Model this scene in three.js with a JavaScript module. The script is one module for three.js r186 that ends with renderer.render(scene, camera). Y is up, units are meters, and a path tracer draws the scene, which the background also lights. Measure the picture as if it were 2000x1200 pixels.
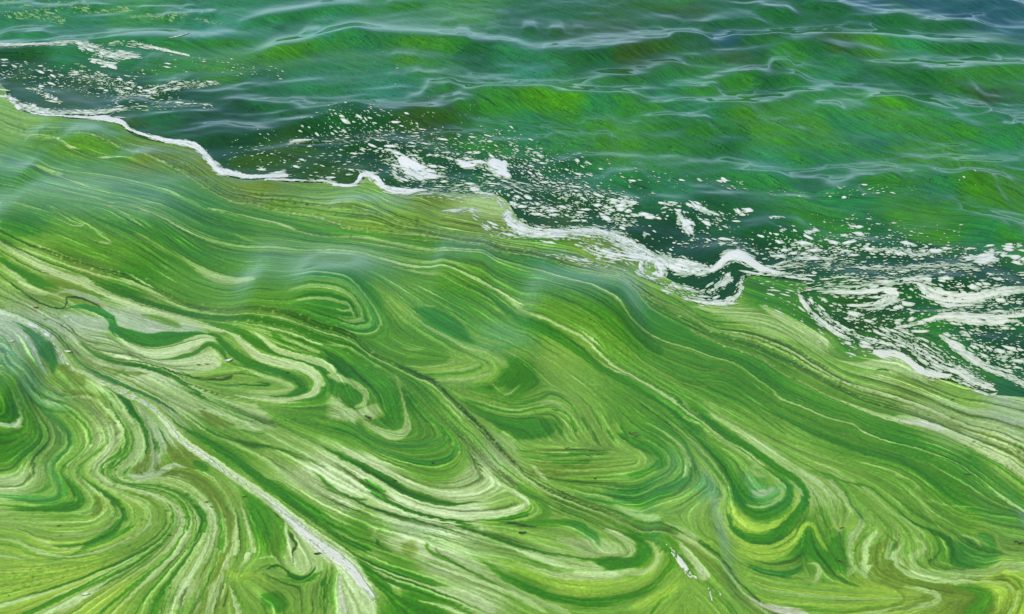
import * as THREE from 'three';

// ------------------------------------------------------------------ camera, sky, sun, exposure
const scene = new THREE.Scene();
const FOV = 25, PITCH = 30 * Math.PI / 180, EYE = 3.0;
const camera = new THREE.PerspectiveCamera(FOV, 1024 / 614, 0.1, 3000);
camera.position.set(0, EYE, 0);
camera.rotation.set(-PITCH, 0, 0);
scene.add(camera);

const renderer = new THREE.WebGLRenderer({ antialias: true });
renderer.toneMapping = THREE.LinearToneMapping;
renderer.toneMappingExposure = 0.91;
renderer.shadowMap.enabled = true;

const SUN_DIR = new THREE.Vector3(-0.45, 0.9, 0.62).normalize();
const sun = new THREE.DirectionalLight(new THREE.Color(1.0, 0.94, 0.80), 3.1);
sun.position.set(SUN_DIR.x * 30, SUN_DIR.y * 30, SUN_DIR.z * 30 - 6);
sun.target.position.set(0, 0, -6);
sun.castShadow = true;
sun.shadow.radius = 4;
sun.shadow.mapSize.set(4096, 4096);
Object.assign(sun.shadow.camera, { left: -9, right: 9, top: 9, bottom: -9, near: 5, far: 60 });
scene.add(sun, sun.target);

// ------------------------------------------------------------------ seeded randomness and noise
function rng(seed) {
  let s = seed >>> 0;
  return () => { s = (s + 0x6d2b79f5) | 0; let t = Math.imul(s ^ (s >>> 15), 1 | s); t = (t + Math.imul(t ^ (t >>> 7), 61 | t)) ^ t; return ((t ^ (t >>> 14)) >>> 0) / 4294967296; };
}
function hash2(ix, iy) { let h = Math.imul(ix, 374761393) + Math.imul(iy, 668265263) | 0; h = Math.imul(h ^ (h >>> 13), 1274126177); return ((h ^ (h >>> 16)) >>> 0) / 4294967296; }
function vnoise(x, y) {
  const ix = Math.floor(x), iy = Math.floor(y), fx = x - ix, fy = y - iy, u = fx * fx * (3 - 2 * fx), v = fy * fy * (3 - 2 * fy);
  const a = hash2(ix, iy), b = hash2(ix + 1, iy), c = hash2(ix, iy + 1), d = hash2(ix + 1, iy + 1);
  return (a + (b - a) * u + (c - a) * v + (a - b - c + d) * u * v) * 2 - 1;
}
const fbm = (x, y, o = 4) => { let s = 0, a = 0.5; for (let i = 0; i < o; i++, a *= 0.5, x = x * 2.03 + 17.1, y = y * 2.03 + 9.7) s += a * vnoise(x, y); return s; };
const smooth = (a, b, x) => { const t = Math.min(1, Math.max(0, (x - a) / (b - a))); return t * t * (3 - 2 * t); };
const mix = (a, b, t) => a + (b - a) * t;
const clamp = (x, a, b) => Math.min(b, Math.max(a, x));
const toLin = (c) => (c <= 0.04045 ? c / 12.92 : Math.pow((c + 0.055) / 1.055, 2.4));
const toS = (c) => (c <= 0.0031308 ? c * 12.92 : 1.055 * Math.pow(c, 1 / 2.4) - 0.055);

// a hazy blue daylight sky: pale towards the horizon, thin broken cloud
{
  const W = 1024, H = 512, d = new Float32Array(W * H * 4);
  for (let j = 0; j < H; j++) {
    const el = ((j + 0.5) / H - 0.5) * Math.PI, y = Math.sin(el);
    for (let i = 0; i < W; i++) {
      const az = ((i + 0.5) / W - 0.5) * 2 * Math.PI, x = Math.cos(az) * Math.cos(el), z = Math.sin(az) * Math.cos(el);
      const k = Math.max(0, y);
      const up = Math.pow(k, 0.55);
      const haze = Math.exp(-Math.pow(el / 0.2, 2)), mid = Math.exp(-Math.pow(Math.max(0, el) / 0.62, 1.6));
      let r = 0.25 + 0.06 * mid + 0.8 * haze, g = 0.43 + 0.3 * mid + 0.95 * haze, b = 0.62 + 0.5 * mid + 1.0 * haze;
      const cx = x / (k + 0.25), cz = z / (k + 0.25);
      const c = smooth(0.02, 0.42, fbm(cx * 1.6 + 3, cz * 1.6 + 8, 5)) * smooth(0.0, 0.1, k) * 0.3;
      r = mix(r, 1.3, c); g = mix(g, 1.3, c); b = mix(b, 1.32, c);
      if (y < 0) { const t = smooth(0, -0.1, y); r = mix(r, 0.1, t); g = mix(g, 0.2, t); b = mix(b, 0.1, t); }
      const o = (j * W + i) * 4; d[o] = r; d[o + 1] = g; d[o + 2] = b; d[o + 3] = 1;
    }
  }
  const t = new THREE.DataTexture(d, W, H, THREE.RGBAFormat, THREE.FloatType);
  t.mapping = THREE.EquirectangularReflectionMapping;
  t.magFilter = t.minFilter = THREE.LinearFilter;
  t.colorSpace = THREE.LinearSRGBColorSpace;
  t.needsUpdate = true;
  scene.background = t; scene.environment = t;
  scene.backgroundIntensity = scene.environmentIntensity = 0.72;
}

// ------------------------------------------------------------------ positions on the water
// A place seen in the photograph (2000 x 1200) as a point of the water plane, in metres.
const TAN = Math.tan(FOV * Math.PI / 360), CP = Math.cos(PITCH), SP = Math.sin(PITCH);
function ground(px, py) {
  const u = (px / 1000 - 1) * TAN * (1000 / 600), v = (1 - py / 600) * TAN;
  const dy = v * CP - SP, dz = -CP - v * SP, t = -EYE / dy;
  return [u * t, dz * t];
}
// Places are noted in nine (and four finer) overlapping areas, each with its own corner and scale.
const AREA = { a: [0, 0], b: [650, 0], c: [1300, 0], d: [0, 400], e: [650, 400], f: [1300, 400], g: [0, 780], h: [650, 780], i: [1300, 780], j: [0, 440, 4], k: [1500, 440, 4], l: [1500, 900, 4], m: [900, 640, 4], z: [0, 0, 1] };
function P(area, list) {
  const [ox, oy, s = 20 / 7] = AREA[area], out = [];
  for (let q = 0; q < list.length; q += 2) out.push([ox + list[q] / s, oy + list[q + 1] / s]);
  return out;
}
const scaleOf = (area) => AREA[area][2] || 20 / 7;
function spline(pts, step = 5) {   // Catmull-Rom through the points
  const out = [];
  for (let q = 0; q < pts.length - 1; q++) {
    const p0 = pts[Math.max(0, q - 1)], p1 = pts[q], p2 = pts[q + 1], p3 = pts[Math.min(pts.length - 1, q + 2)];
    const n = Math.max(2, Math.ceil(Math.hypot(p2[0] - p1[0], p2[1] - p1[1]) / step));
    for (let k = 0; k < n; k++) {
      const t = k / n, t2 = t * t, t3 = t2 * t, f = (c) => 0.5 * (2 * p1[c] + (p2[c] - p0[c]) * t + (2 * p0[c] - 5 * p1[c] + 4 * p2[c] - p3[c]) * t2 + (3 * p1[c] - p0[c] - 3 * p2[c] + p3[c]) * t3);
      out.push([f(0), f(1)]);
    }
  }
  out.push(pts[pts.length - 1].slice());
  return out;
}
function resample(pts, n) {
  const d = [0];
  for (let q = 1; q < pts.length; q++) d.push(d[q - 1] + Math.hypot(pts[q][0] - pts[q - 1][0], pts[q][1] - pts[q - 1][1]));
  const out = [], L = d[d.length - 1];
  for (let k = 0, q = 0; k < n; k++) {
    const s = (k / (n - 1)) * L;
    while (q < d.length - 2 && d[q + 1] < s) q++;
    const t = clamp((s - d[q]) / (d[q + 1] - d[q] || 1), 0, 1);
    out.push([mix(pts[q][0], pts[q + 1][0], t), mix(pts[q][1], pts[q + 1][1], t)]);
  }
  return out;
}
// ------------------------------------------------------------------ flow directions on the water
// A coarse grid of doubled-angle directions; every drift line adds its tangents, gaps are filled by diffusion.
const FL = { nx: 416, nz: 360, x0: -5.2, z0: -11.8, cell: 0.025 };
const flow = () => ({ c: new Float32Array(FL.nx * FL.nz), s: new Float32Array(FL.nx * FL.nz), w: new Float32Array(FL.nx * FL.nz) });
function addFlow(F, world, weight = 1) {
  for (let q = 1; q < world.length; q++) {
    const dx = world[q][0] - world[q - 1][0], dz = world[q][1] - world[q - 1][1], l = Math.hypot(dx, dz);
    if (l < 1e-6) continue;
    const i = Math.floor(((world[q][0] + world[q - 1][0]) / 2 - FL.x0) / FL.cell), j = Math.floor(((world[q][1] + world[q - 1][1]) / 2 - FL.z0) / FL.cell);
    if (i < 0 || j < 0 || i >= FL.nx || j >= FL.nz) continue;
    const o = j * FL.nx + i, w = weight * l / FL.cell;
    F.c[o] += w * (dx * dx - dz * dz) / (l * l); F.s[o] += w * (2 * dx * dz) / (l * l); F.w[o] += w;
  }
}
// returns a grid of unit vectors, refined k times for quick reading
function solveFlow(F) {
  const { nx, nz } = FL, n = nx * nz, c = new Float32Array(n), s = new Float32Array(n);
  const lv = [{ nx, nz, c: F.c, s: F.s, w: F.w }];
  while (lv[lv.length - 1].nx > 8) {           // pull
    const a = lv[lv.length - 1], mx = a.nx >> 1, mz = a.nz >> 1, b = { nx: mx, nz: mz, c: new Float32Array(mx * mz), s: new Float32Array(mx * mz), w: new Float32Array(mx * mz) };
    for (let j = 0; j < mz; j++) for (let i = 0; i < mx; i++) for (let k = 0; k < 4; k++) {
      const o = Math.min(a.nz - 1, j * 2 + (k >> 1)) * a.nx + Math.min(a.nx - 1, i * 2 + (k & 1)), w = a.w[o], m = w > 1 ? 1 / w : 1;
      b.c[j * mx + i] += a.c[o] * m; b.s[j * mx + i] += a.s[o] * m; b.w[j * mx + i] += w * m;
    }
    lv.push(b);
  }
  let up = null;
  for (let q = lv.length - 1; q >= 0; q--) {   // push
    const a = lv[q], rc = new Float32Array(a.nx * a.nz), rs = new Float32Array(a.nx * a.nz);
    for (let j = 0; j < a.nz; j++) for (let i = 0; i < a.nx; i++) {
      const o = j * a.nx + i, w = a.w[o], t = clamp(w, 0, 1);
      let pc = 1, ps = 0;
      if (up) {
        const x = clamp(i / 2 - 0.25, 0, up.nx - 1.001), z = clamp(j / 2 - 0.25, 0, up.nz - 1.001), ix = Math.floor(x), iz = Math.floor(z), fx = x - ix, fz = z - iz, p = iz * up.nx + ix;
        const bl = (A) => (A[p] * (1 - fx) + A[p + 1] * fx) * (1 - fz) + (A[p + up.nx] * (1 - fx) + A[p + up.nx + 1] * fx) * fz;
        pc = bl(up.c); ps = bl(up.s);
      }
      const m = w > 1e-6 ? 1 / w : 0;
      rc[o] = mix(pc, a.c[o] * m, t); rs[o] = mix(ps, a.s[o] * m, t);
    }
    up = { nx: a.nx, nz: a.nz, c: rc, s: rs };
  }
  let A = up.c, B = up.s;
  for (let it = 0; it < 3; it++) {             // soften
    const A2 = new Float32Array(n), B2 = new Float32Array(n);
    for (let j = 0; j < nz; j++) for (let i = 0; i < nx; i++) {
      const o = j * nx + i, l = i > 0 ? o - 1 : o, r = i < nx - 1 ? o + 1 : o, u = j > 0 ? o - nx : o, d = j < nz - 1 ? o + nx : o;
      A2[o] = (2 * A[o] + A[l] + A[r] + A[u] + A[d]) / 6; B2[o] = (2 * B[o] + B[l] + B[r] + B[u] + B[d]) / 6;
    }
    A = A2; B = B2;
  }
  const R = 2, mx = nx * R, mz = nz * R, vx = new Float32Array(mx * mz), vz = new Float32Array(mx * mz);
  for (let j = 0; j < mz; j++) for (let i = 0; i < mx; i++) {
    const x = clamp(i / R - 0.25, 0, nx - 1.001), z = clamp(j / R - 0.25, 0, nz - 1.001), ix = Math.floor(x), iz = Math.floor(z), fx = x - ix, fz = z - iz, p = iz * nx + ix;
    const cc = (A[p] * (1 - fx) + A[p + 1] * fx) * (1 - fz) + (A[p + nx] * (1 - fx) + A[p + nx + 1] * fx) * fz;
    const ss = (B[p] * (1 - fx) + B[p + 1] * fx) * (1 - fz) + (B[p + nx] * (1 - fx) + B[p + nx + 1] * fx) * fz;
    const h = Math.atan2(ss, cc) / 2;
    vx[j * mx + i] = Math.cos(h); vz[j * mx + i] = Math.sin(h);
  }
  return { vx, vz, nx: mx, nz: mz, x0: FL.x0, z0: FL.z0, inv: R / FL.cell };
}
function dirIndex(D, x, z) {
  const i = clamp(Math.floor((x - D.x0) * D.inv), 0, D.nx - 1), j = clamp(Math.floor((z - D.z0) * D.inv), 0, D.nz - 1);
  return j * D.nx + i;
}
// noise drawn out along the flow over +-len steps: threads, as stirring makes them. G: {nx, nz, x0, z0, cell}; values about N(0, 1)
function threads(G, D, len, seed, sub = 1, skip, twice) {
  const nx = Math.ceil(G.nx / sub), nz = Math.ceil(G.nz / sub), cell = G.cell * sub, N = new Float32Array(nx * nz), out = new Float32Array(nx * nz), R = rng(seed);
  if (twice) N.set(threads(G, D, twice, seed, sub, skip).a); else for (let q = 0; q < N.length; q++) N[q] = R() + R() + R() - 1.5;
  let s2 = 0, cnt = 0;
  for (let j = 0; j < nz; j++) for (let i = 0; i < nx; i++) {
    const o = j * nx + i;
    if (skip && skip(G.x0 + (i + 0.5) * cell, G.z0 + (j + 0.5) * cell)) { out[o] = N[o]; continue; }
    let sum = N[o], wsum = 1, w2 = 1;
    for (let side = -1; side <= 1; side += 2) {
      let x = i + 0.5, z = j + 0.5, k = dirIndex(D, G.x0 + x * cell, G.z0 + z * cell), ax = D.vx[k] * side, az = D.vz[k] * side;
      for (let q = 1; q <= len; q++) {
        x += ax; z += az;
        const ix = x | 0, iz = z | 0;
        if (x < 0 || z < 0 || ix >= nx || iz >= nz) break;
        const w = 1 - q / (len + 1);
        sum += N[iz * nx + ix] * w; wsum += w; w2 += w * w;
        k = dirIndex(D, G.x0 + x * cell, G.z0 + z * cell);
        let bx = D.vx[k], bz = D.vz[k];
        if (bx * ax + bz * az < 0) { bx = -bx; bz = -bz; }
        ax = bx; az = bz;
      }
    }
    out[o] = sum / Math.sqrt(w2); s2 += out[o] * out[o]; cnt++;
  }
  const g = 1 / Math.sqrt(s2 / Math.max(1, cnt));
  for (let q = 0; q < out.length; q++) out[q] *= g;
  return { a: out, nx, nz, x0: G.x0, z0: G.z0, cell };
}
function read(T, x, z) {
  const u = clamp((x - T.x0) / T.cell - 0.5, 0, T.nx - 1.001), v = clamp((z - T.z0) / T.cell - 0.5, 0, T.nz - 1.001), i = u | 0, j = v | 0, fx = u - i, fz = v - j, o = j * T.nx + i, a = T.a;
  return (a[o] * (1 - fx) + a[o + 1] * fx) * (1 - fz) + (a[o + T.nx] * (1 - fx) + a[o + T.nx + 1] * fx) * fz;
}
const bandOf = (pts, widths) => {            // outline of a tapering band along a line, in water positions
  const n = pts.length, left = [], right = [];
  for (let q = 0; q < n; q++) {
    const a = pts[Math.max(0, q - 1)], b = pts[Math.min(n - 1, q + 1)], l = Math.hypot(b[0] - a[0], b[1] - a[1]) || 1, nx = -(b[1] - a[1]) / l, ny = (b[0] - a[0]) / l;
    const t = q / (n - 1), w = typeof widths === 'number' ? widths : (() => { const s = t * (widths.length - 1), k = Math.min(widths.length - 2, Math.floor(s)); return mix(widths[k], widths[k + 1], s - k); })();
    const h = w / 2;
    left.push(ground(pts[q][0] + nx * h, pts[q][1] + ny * h)); right.push(ground(pts[q][0] - nx * h, pts[q][1] - ny * h));
  }
  return left.concat(right.reverse());
};

// ------------------------------------------------------------------ where the scum ends: the edge of the algae mat
const matEdge = spline([
  ...P('a', [-700, 470, -300, 480, 0, 488, 40, 545, 100, 612, 200, 655, 350, 684, 560, 694, 680, 722, 750, 772, 900, 803, 1050, 822, 1130, 868, 1190, 945, 1250, 985, 1400, 1022, 1600, 1034, 1800, 1025, 1900, 1045]),
  ...P('b', [143, 1040, 180, 1003, 215, 1000, 260, 1035, 330, 1084, 500, 1096, 700, 1092, 850, 1100, 950, 1120, 1000, 1180]),
  ...P('e', [1040, 95, 1150, 150, 1300, 165, 1450, 175, 1600, 205, 1740, 270, 1840, 325, 1850, 400, 1900, 440, 2000, 485]),
  ...P('f', [220, 540, 330, 558, 400, 525, 430, 440, 500, 408, 700, 440, 800, 470, 745, 520, 800, 615, 900, 690, 1000, 755, 1130, 815, 1300, 845, 1390, 900, 1450, 965, 1600, 1000, 1750, 1070, 1850, 1095, 2000, 1110, 2300, 1160, 2800, 1250]),
], 6).map((p) => ground(p[0], p[1]));
const matOutline = [...matEdge, [7, -4.2], [7, -2], [-7, -2], [-7, matEdge[0][1]]];
function inside(poly, x, z) {
  let r = false;
  for (let q = 0, p = poly.length - 1; q < poly.length; p = q++) if ((poly[q][1] > z) !== (poly[p][1] > z) && x < ((poly[p][0] - poly[q][0]) * (z - poly[q][1])) / (poly[p][1] - poly[q][1]) + poly[q][0]) r = !r;
  return r;
}
function edgeDistance(x, z) {
  let m = 1e9;
  for (let q = 1; q < matEdge.length; q++) {
    const a = matEdge[q - 1], b = matEdge[q], dx = b[0] - a[0], dz = b[1] - a[1], t = clamp(((x - a[0]) * dx + (z - a[1]) * dz) / (dx * dx + dz * dz || 1), 0, 1), ex = x - a[0] - dx * t, ez = z - a[1] - dz * t, d = ex * ex + ez * ez;
    if (d < m) m = d;
  }
  return Math.sqrt(m);
}

// ------------------------------------------------------------------ the shape of the water: swells, crests and ripples
const SEA = { nx: 640, nz: 592, x0: -5.12, z0: -11.84, cell: 0.016 };
const seaH = new Float32Array((SEA.nx + 1) * (SEA.nz + 1));
const matSide = new Float32Array((SEA.nx + 1) * (SEA.nz + 1));   // signed distance to the mat's edge, inside positive
for (let j = 0; j <= SEA.nz; j += 2) for (let i = 0; i <= SEA.nx; i += 2) {
  const x = SEA.x0 + i * SEA.cell, z = SEA.z0 + j * SEA.cell;
  matSide[j * (SEA.nx + 1) + i] = (inside(matOutline, x, z) ? 1 : -1) * edgeDistance(x, z);
}
for (let j = 0; j <= SEA.nz; j++) for (let i = 0; i <= SEA.nx; i++) {
  if (!(i & 1) && !(j & 1)) continue;
  const w = SEA.nx + 1, i0 = i & ~1, j0 = j & ~1, i1 = i & 1 ? i0 + 2 : i0, j1 = j & 1 ? j0 + 2 : j0;
  matSide[j * w + i] = (matSide[j0 * w + i0] + matSide[j0 * w + i1] + matSide[j1 * w + i0] + matSide[j1 * w + i1]) / 4;
}
// crests: [area, height in m, width of the near face, width of the far face, places along the crest]
const CRESTS = [
  ['a', .016, .05, .11, [480, 215, 800, 205, 1050, 212, 1400, 200]], ['a', .014, .05, .1, [1350, 100, 1600, 72, 1850, 28, 2100, 20]],
  ['a', .018, .05, .1, [-100, 285, 150, 280, 400, 270, 600, 275]], ['a', .022, .07, .12, [1450, 268, 1700, 235, 1950, 180, 2100, 190]],
  ['a', .02, .06, .11, [1050, 735, 1350, 742, 1600, 705, 1900, 640, 2150, 625]], ['a', .012, .05, .08, [0, 175, 300, 168]], ['a', .01, .05, .08, [900, 78, 1150, 78]],
  ['a', .012, .05, .08, [1500, 640, 1800, 610, 2100, 600]], ['a', .012, .05, .08, [1250, 545, 1500, 575, 1700, 600]],
  ['b', .026, .07, .13, [-50, 665, 250, 640, 560, 610, 760, 560, 1000, 525, 1150, 520, 1400, 545, 1600, 530, 1800, 465]], ['b', .02, .06, .11, [0, 195, 300, 190, 550, 205, 850, 235, 1150, 285]],
  ['b', .02, .06, .11, [1150, 290, 1500, 278, 1750, 245, 2000, 200]], ['b', .018, .05, .1, [1430, 420, 1700, 415, 1970, 365]], ['b', .013, .05, .08, [1380, 665, 1580, 658]],
  ['b', .01, .05, .08, [1450, 755, 1550, 750]], ['b', .012, .06, .09, [1500, 965, 1750, 940]], ['b', .012, .05, .08, [500, 490, 690, 480]], ['b', .012, .05, .08, [300, 5, 520, 3]],
  ['c', .016, .05, .09, [220, 465, 400, 412, 560, 402]], ['c', .018, .05, .09, [480, 455, 640, 408, 780, 425]], ['c', .02, .05, .11, [650, 200, 850, 188, 1100, 200, 1400, 222, 1550, 238, 2000, 225]],
  ['c', .018, .05, .1, [560, 238, 850, 248, 1000, 276, 1200, 272]], ['c', .02, .05, .1, [1230, 388, 1500, 398, 1650, 392, 1760, 372, 2100, 358]], ['c', .013, .05, .08, [660, 525, 850, 505, 980, 482]],
  ['c', .015, .05, .09, [1080, 545, 1250, 550, 1380, 555]], ['c', .016, .05, .09, [200, 622, 330, 615, 520, 630]], ['c', .016, .05, .09, [1540, 670, 1700, 715, 1960, 768]], ['c', .016, .05, .09, [1770, 690, 1900, 718, 2080, 725]],
  ['c', .013, .05, .09, [1000, 978, 1150, 978, 1300, 955]], ['c', .012, .05, .09, [1420, 955, 1600, 990, 1900, 982]], ['c', .012, .05, .09, [850, 1058, 1080, 1045]], ['c', .016, .05, .09, [950, 75, 1200, 90, 1380, 90]],
  ['c', .018, .05, .1, [1750, 62, 2050, 48]], ['c', .016, .05, .09, [480, 45, 600, 62, 720, 66]], ['c', .013, .05, .08, [980, 130, 1160, 130]], ['c', .012, .05, .08, [1540, 455, 1750, 495]], ['c', .012, .05, .08, [1590, 575, 1820, 610]],
  ['c', .01, .05, .08, [820, 605, 980, 612]], ['c', .014, .05, .09, [200, 110, 420, 95, 560, 110]], ['c', .014, .05, .09, [320, 205, 520, 200, 640, 205]], ['c', .014, .05, .09, [0, 215, 150, 205, 250, 225]], ['c', .012, .05, .09, [1400, 130, 1600, 110, 1800, 130]],
  ['c', .014, .05, .1, [0, 480, 150, 475, 300, 468]], ['c', .012, .05, .1, [80, 690, 250, 690]], ['c', .012, .06, .1, [250, 880, 450, 945, 700, 950]], ['c', .012, .06, .1, [1650, 1010, 1850, 1055]], ['c', .014, .05, .1, [560, 340, 700, 320]],
  ['c', .016, .05, .1, [1500, 20, 1750, 12, 2000, 20]], ['c', .012, .05, .1, [750, 20, 1000, 30]],
  ['f', .014, .06, .1, [440, 150, 650, 120, 780, 105]], ['f', .012, .06, .1, [1600, 60, 1850, 120, 2050, 170]], ['f', .015, .08, .12, [0, 265, 300, 240, 480, 220]], ['f', .015, .08, .12, [800, 405, 1200, 385, 1700, 380, 2000, 395]],
  // low swells under the mat
  ['d', .05, .28, .4, [-100, -10, 300, 10, 700, 60, 1150, 110]], ['d', .04, .2, .28, [1350, 390, 1600, 430, 1850, 440, 2100, 440]], ['e', .02, .16, .2, [-200, 430, 100, 410, 400, 390]],
  ['e', .02, .14, .18, [560, 290, 750, 285, 900, 262]], ['e', .042, .18, .26, [1050, 500, 1300, 490, 1500, 500, 1720, 480]], ['d', .05, .25, .32, [-200, 930, 50, 960, 260, 960]],
  ['i', .03, .2, .26, [-120, 610, 100, 600, 300, 580]], ['a', .016, .16, .2, [-100, 960, 100, 950, 260, 940]], ['f', .02, .2, .25, [1700, 1190, 2000, 1180, 2200, 1150]],
  ['e', .014, .14, .18, [800, 800, 1000, 770, 1150, 770]], ['i', .02, .2, .3, [1700, 720, 2050, 740]], ['a', .012, .06, .09, [350, 780, 500, 775, 700, 790]], ['a', .016, .14, .16, [200, 700, 450, 720, 620, 760]], ['b', .014, .12, .16, [0, 1160, 300, 1150, 600, 1130]],
];
// many short wavelets between them
{
  const R = rng(2024);
  for (let q = 0; q < 330; q++) {
    const px = -100 + 2200 * R(), py = Math.pow(R(), 0.8) * 520 - 10, len = (30 + 110 * R() * R()) * (0.6 + py / 400), tilt = (R() - 0.45) * 0.22, bow = (R() - 0.6) * 0.12, edge = 180 + 0.3 * px;
    if (py > edge + 40) continue;
    const s = 0.35 + 0.75 * R() * R(), pts = [];
    for (let k = -2; k <= 2; k++) pts.push(px + k * len / 4, py + k * len / 4 * tilt + (k * k - 2) * len / 8 * bow);
    CRESTS.push(['z', 0.0062 * s, 0.022 + 0.022 * s, 0.04 + 0.035 * s, pts]);
  }
}
for (const [area, amp0, near0, far0, list] of CRESTS) {
  const under = near0 > 0.1, amp = amp0 * (under ? 1.75 : 1.95), near = near0 * (under ? 1 : 1.25), far = far0 * (under ? 1 : 1.3);
  const w = spline(P(area, list), 4).map((p) => ground(p[0], p[1])), n = w.length, reach = far * 3.2;
  const lo = [Math.min(...w.map((p) => p[0])) - reach, Math.min(...w.map((p) => p[1])) - reach], hi = [Math.max(...w.map((p) => p[0])) + reach, Math.max(...w.map((p) => p[1])) + reach];
  const i0 = Math.max(0, Math.floor((lo[0] - SEA.x0) / SEA.cell)), i1 = Math.min(SEA.nx, Math.ceil((hi[0] - SEA.x0) / SEA.cell)), j0 = Math.max(0, Math.floor((lo[1] - SEA.z0) / SEA.cell)), j1 = Math.min(SEA.nz, Math.ceil((hi[1] - SEA.z0) / SEA.cell));
  const span = w[n - 1][0] - w[0][0];
  for (let i = i0; i <= i1; i++) {
    const x = SEA.x0 + i * SEA.cell, t = (x - w[0][0]) / span, fade = Math.exp(-Math.pow(Math.max(0, Math.abs(t - 0.5) * 2 - 0.55) / 0.4, 2));
    if (fade < 0.01) continue;
    let z = w[t <= 0 ? 0 : n - 1][1];
    if (t > 0 && t < 1) for (let q = 1; q < n; q++) if (w[q][0] >= x) { z = mix(w[q - 1][1], w[q][1], clamp((x - w[q - 1][0]) / (w[q][0] - w[q - 1][0] || 1), 0, 1)); break; }
    z += far * 0.75 + 0.02 * vnoise(x * 5, z * 3 + amp * 1000);     // the shining far side lies at the noted places
    for (let j = j0; j <= j1; j++) {
      const d = SEA.z0 + j * SEA.cell - z, s = d > 0 ? near : far, e = d / s;
      if (Math.abs(e) < 3.2) seaH[j * (SEA.nx + 1) + i] += amp * fade * Math.exp(-0.5 * e * e);
    }
  }
}
{
  const R = rng(77), set = [];
  for (let q = 0; q < 58; q++) {
    const L = q < 44 ? 0.16 * Math.pow(8, Math.pow(R(), 1.1)) : 0.075 + 0.09 * R(), dir = Math.PI / 2 + (R() + R() + R() - 1.5) * 0.75, k = 2 * Math.PI / L;
    set.push([k * Math.cos(dir), k * Math.sin(dir), R() * 7, Math.pow(L, 1.25) * (q < 44 ? 0.0036 : 0.0042)]);
  }
  for (let j = 0; j <= SEA.nz; j++) for (let i = 0; i <= SEA.nx; i++) {
    const o = j * (SEA.nx + 1) + i, x = SEA.x0 + i * SEA.cell, z = SEA.z0 + j * SEA.cell, m = matSide[o];
    const calm = mix(1, 0.17, smooth(-0.5, 0.25, m)) * (0.7 + 0.6 * vnoise(x * 0.7 + 4, z * 0.7));
    const wx = x + 0.12 * vnoise(x * 1.7, z * 1.7 + 30), wz = z + 0.12 * vnoise(x * 1.7 + 60, z * 1.7);
    let h = 0;
    for (const [kx, kz, ph, a] of set) { const s = Math.sin(kx * wx + kz * wz + ph); h += a * (s + 0.25 * s * s); }
    seaH[o] += h * calm;
  }
}
function seaAt(x, z) {
  const u = (x - SEA.x0) / SEA.cell, v = (z - SEA.z0) / SEA.cell;
  if (u < 0 || v < 0 || u > SEA.nx || v > SEA.nz) return 0;
  const i = Math.min(SEA.nx - 1, u | 0), j = Math.min(SEA.nz - 1, v | 0), fx = u - i, fz = v - j, w = SEA.nx + 1, o = j * w + i;
  // the same two triangles per cell as the meshes use
  return fx + fz < 1 ? seaH[o] + (seaH[o + 1] - seaH[o]) * fx + (seaH[o + w] - seaH[o]) * fz : seaH[o + w + 1] + (seaH[o + w] - seaH[o + w + 1]) * (1 - fx) + (seaH[o + 1] - seaH[o + w + 1]) * (1 - fz);
}
// ------------------------------------------------------------------ the marbling of the scum
// Colours of the scum itself: W dried pale scum, C cream, P pale green, Y yellow green, L light, M middle, G green, D dark, K darkest gaps, O olive, T blue green, Q pale blue green, S grey
const INK = { W: '#dcd9d6', C: '#cfdfb8', P: '#b4cd9c', Y: '#abca68', L: '#8db766', M: '#68a13f', G: '#4b9122', D: '#3a7d1e', K: '#33581f', O: '#7b9a4a', T: '#459044', Q: '#7ab57c', S: '#b8cab2', B: '#458544' };
for (const k of Object.keys(INK)) { const v = parseInt(INK[k].slice(1), 16); INK[k] = [v >> 16, (v >> 8) & 255, v & 255]; }
const MAT = { nx: 2768, nz: 2048, x0: -3.5984, z0: -8.06, cell: 0.0026 };
const matCanvas = document.createElement('canvas'); matCanvas.width = MAT.nx; matCanvas.height = MAT.nz;
const ctx = matCanvas.getContext('2d');
const matFlow = flow();
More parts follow.
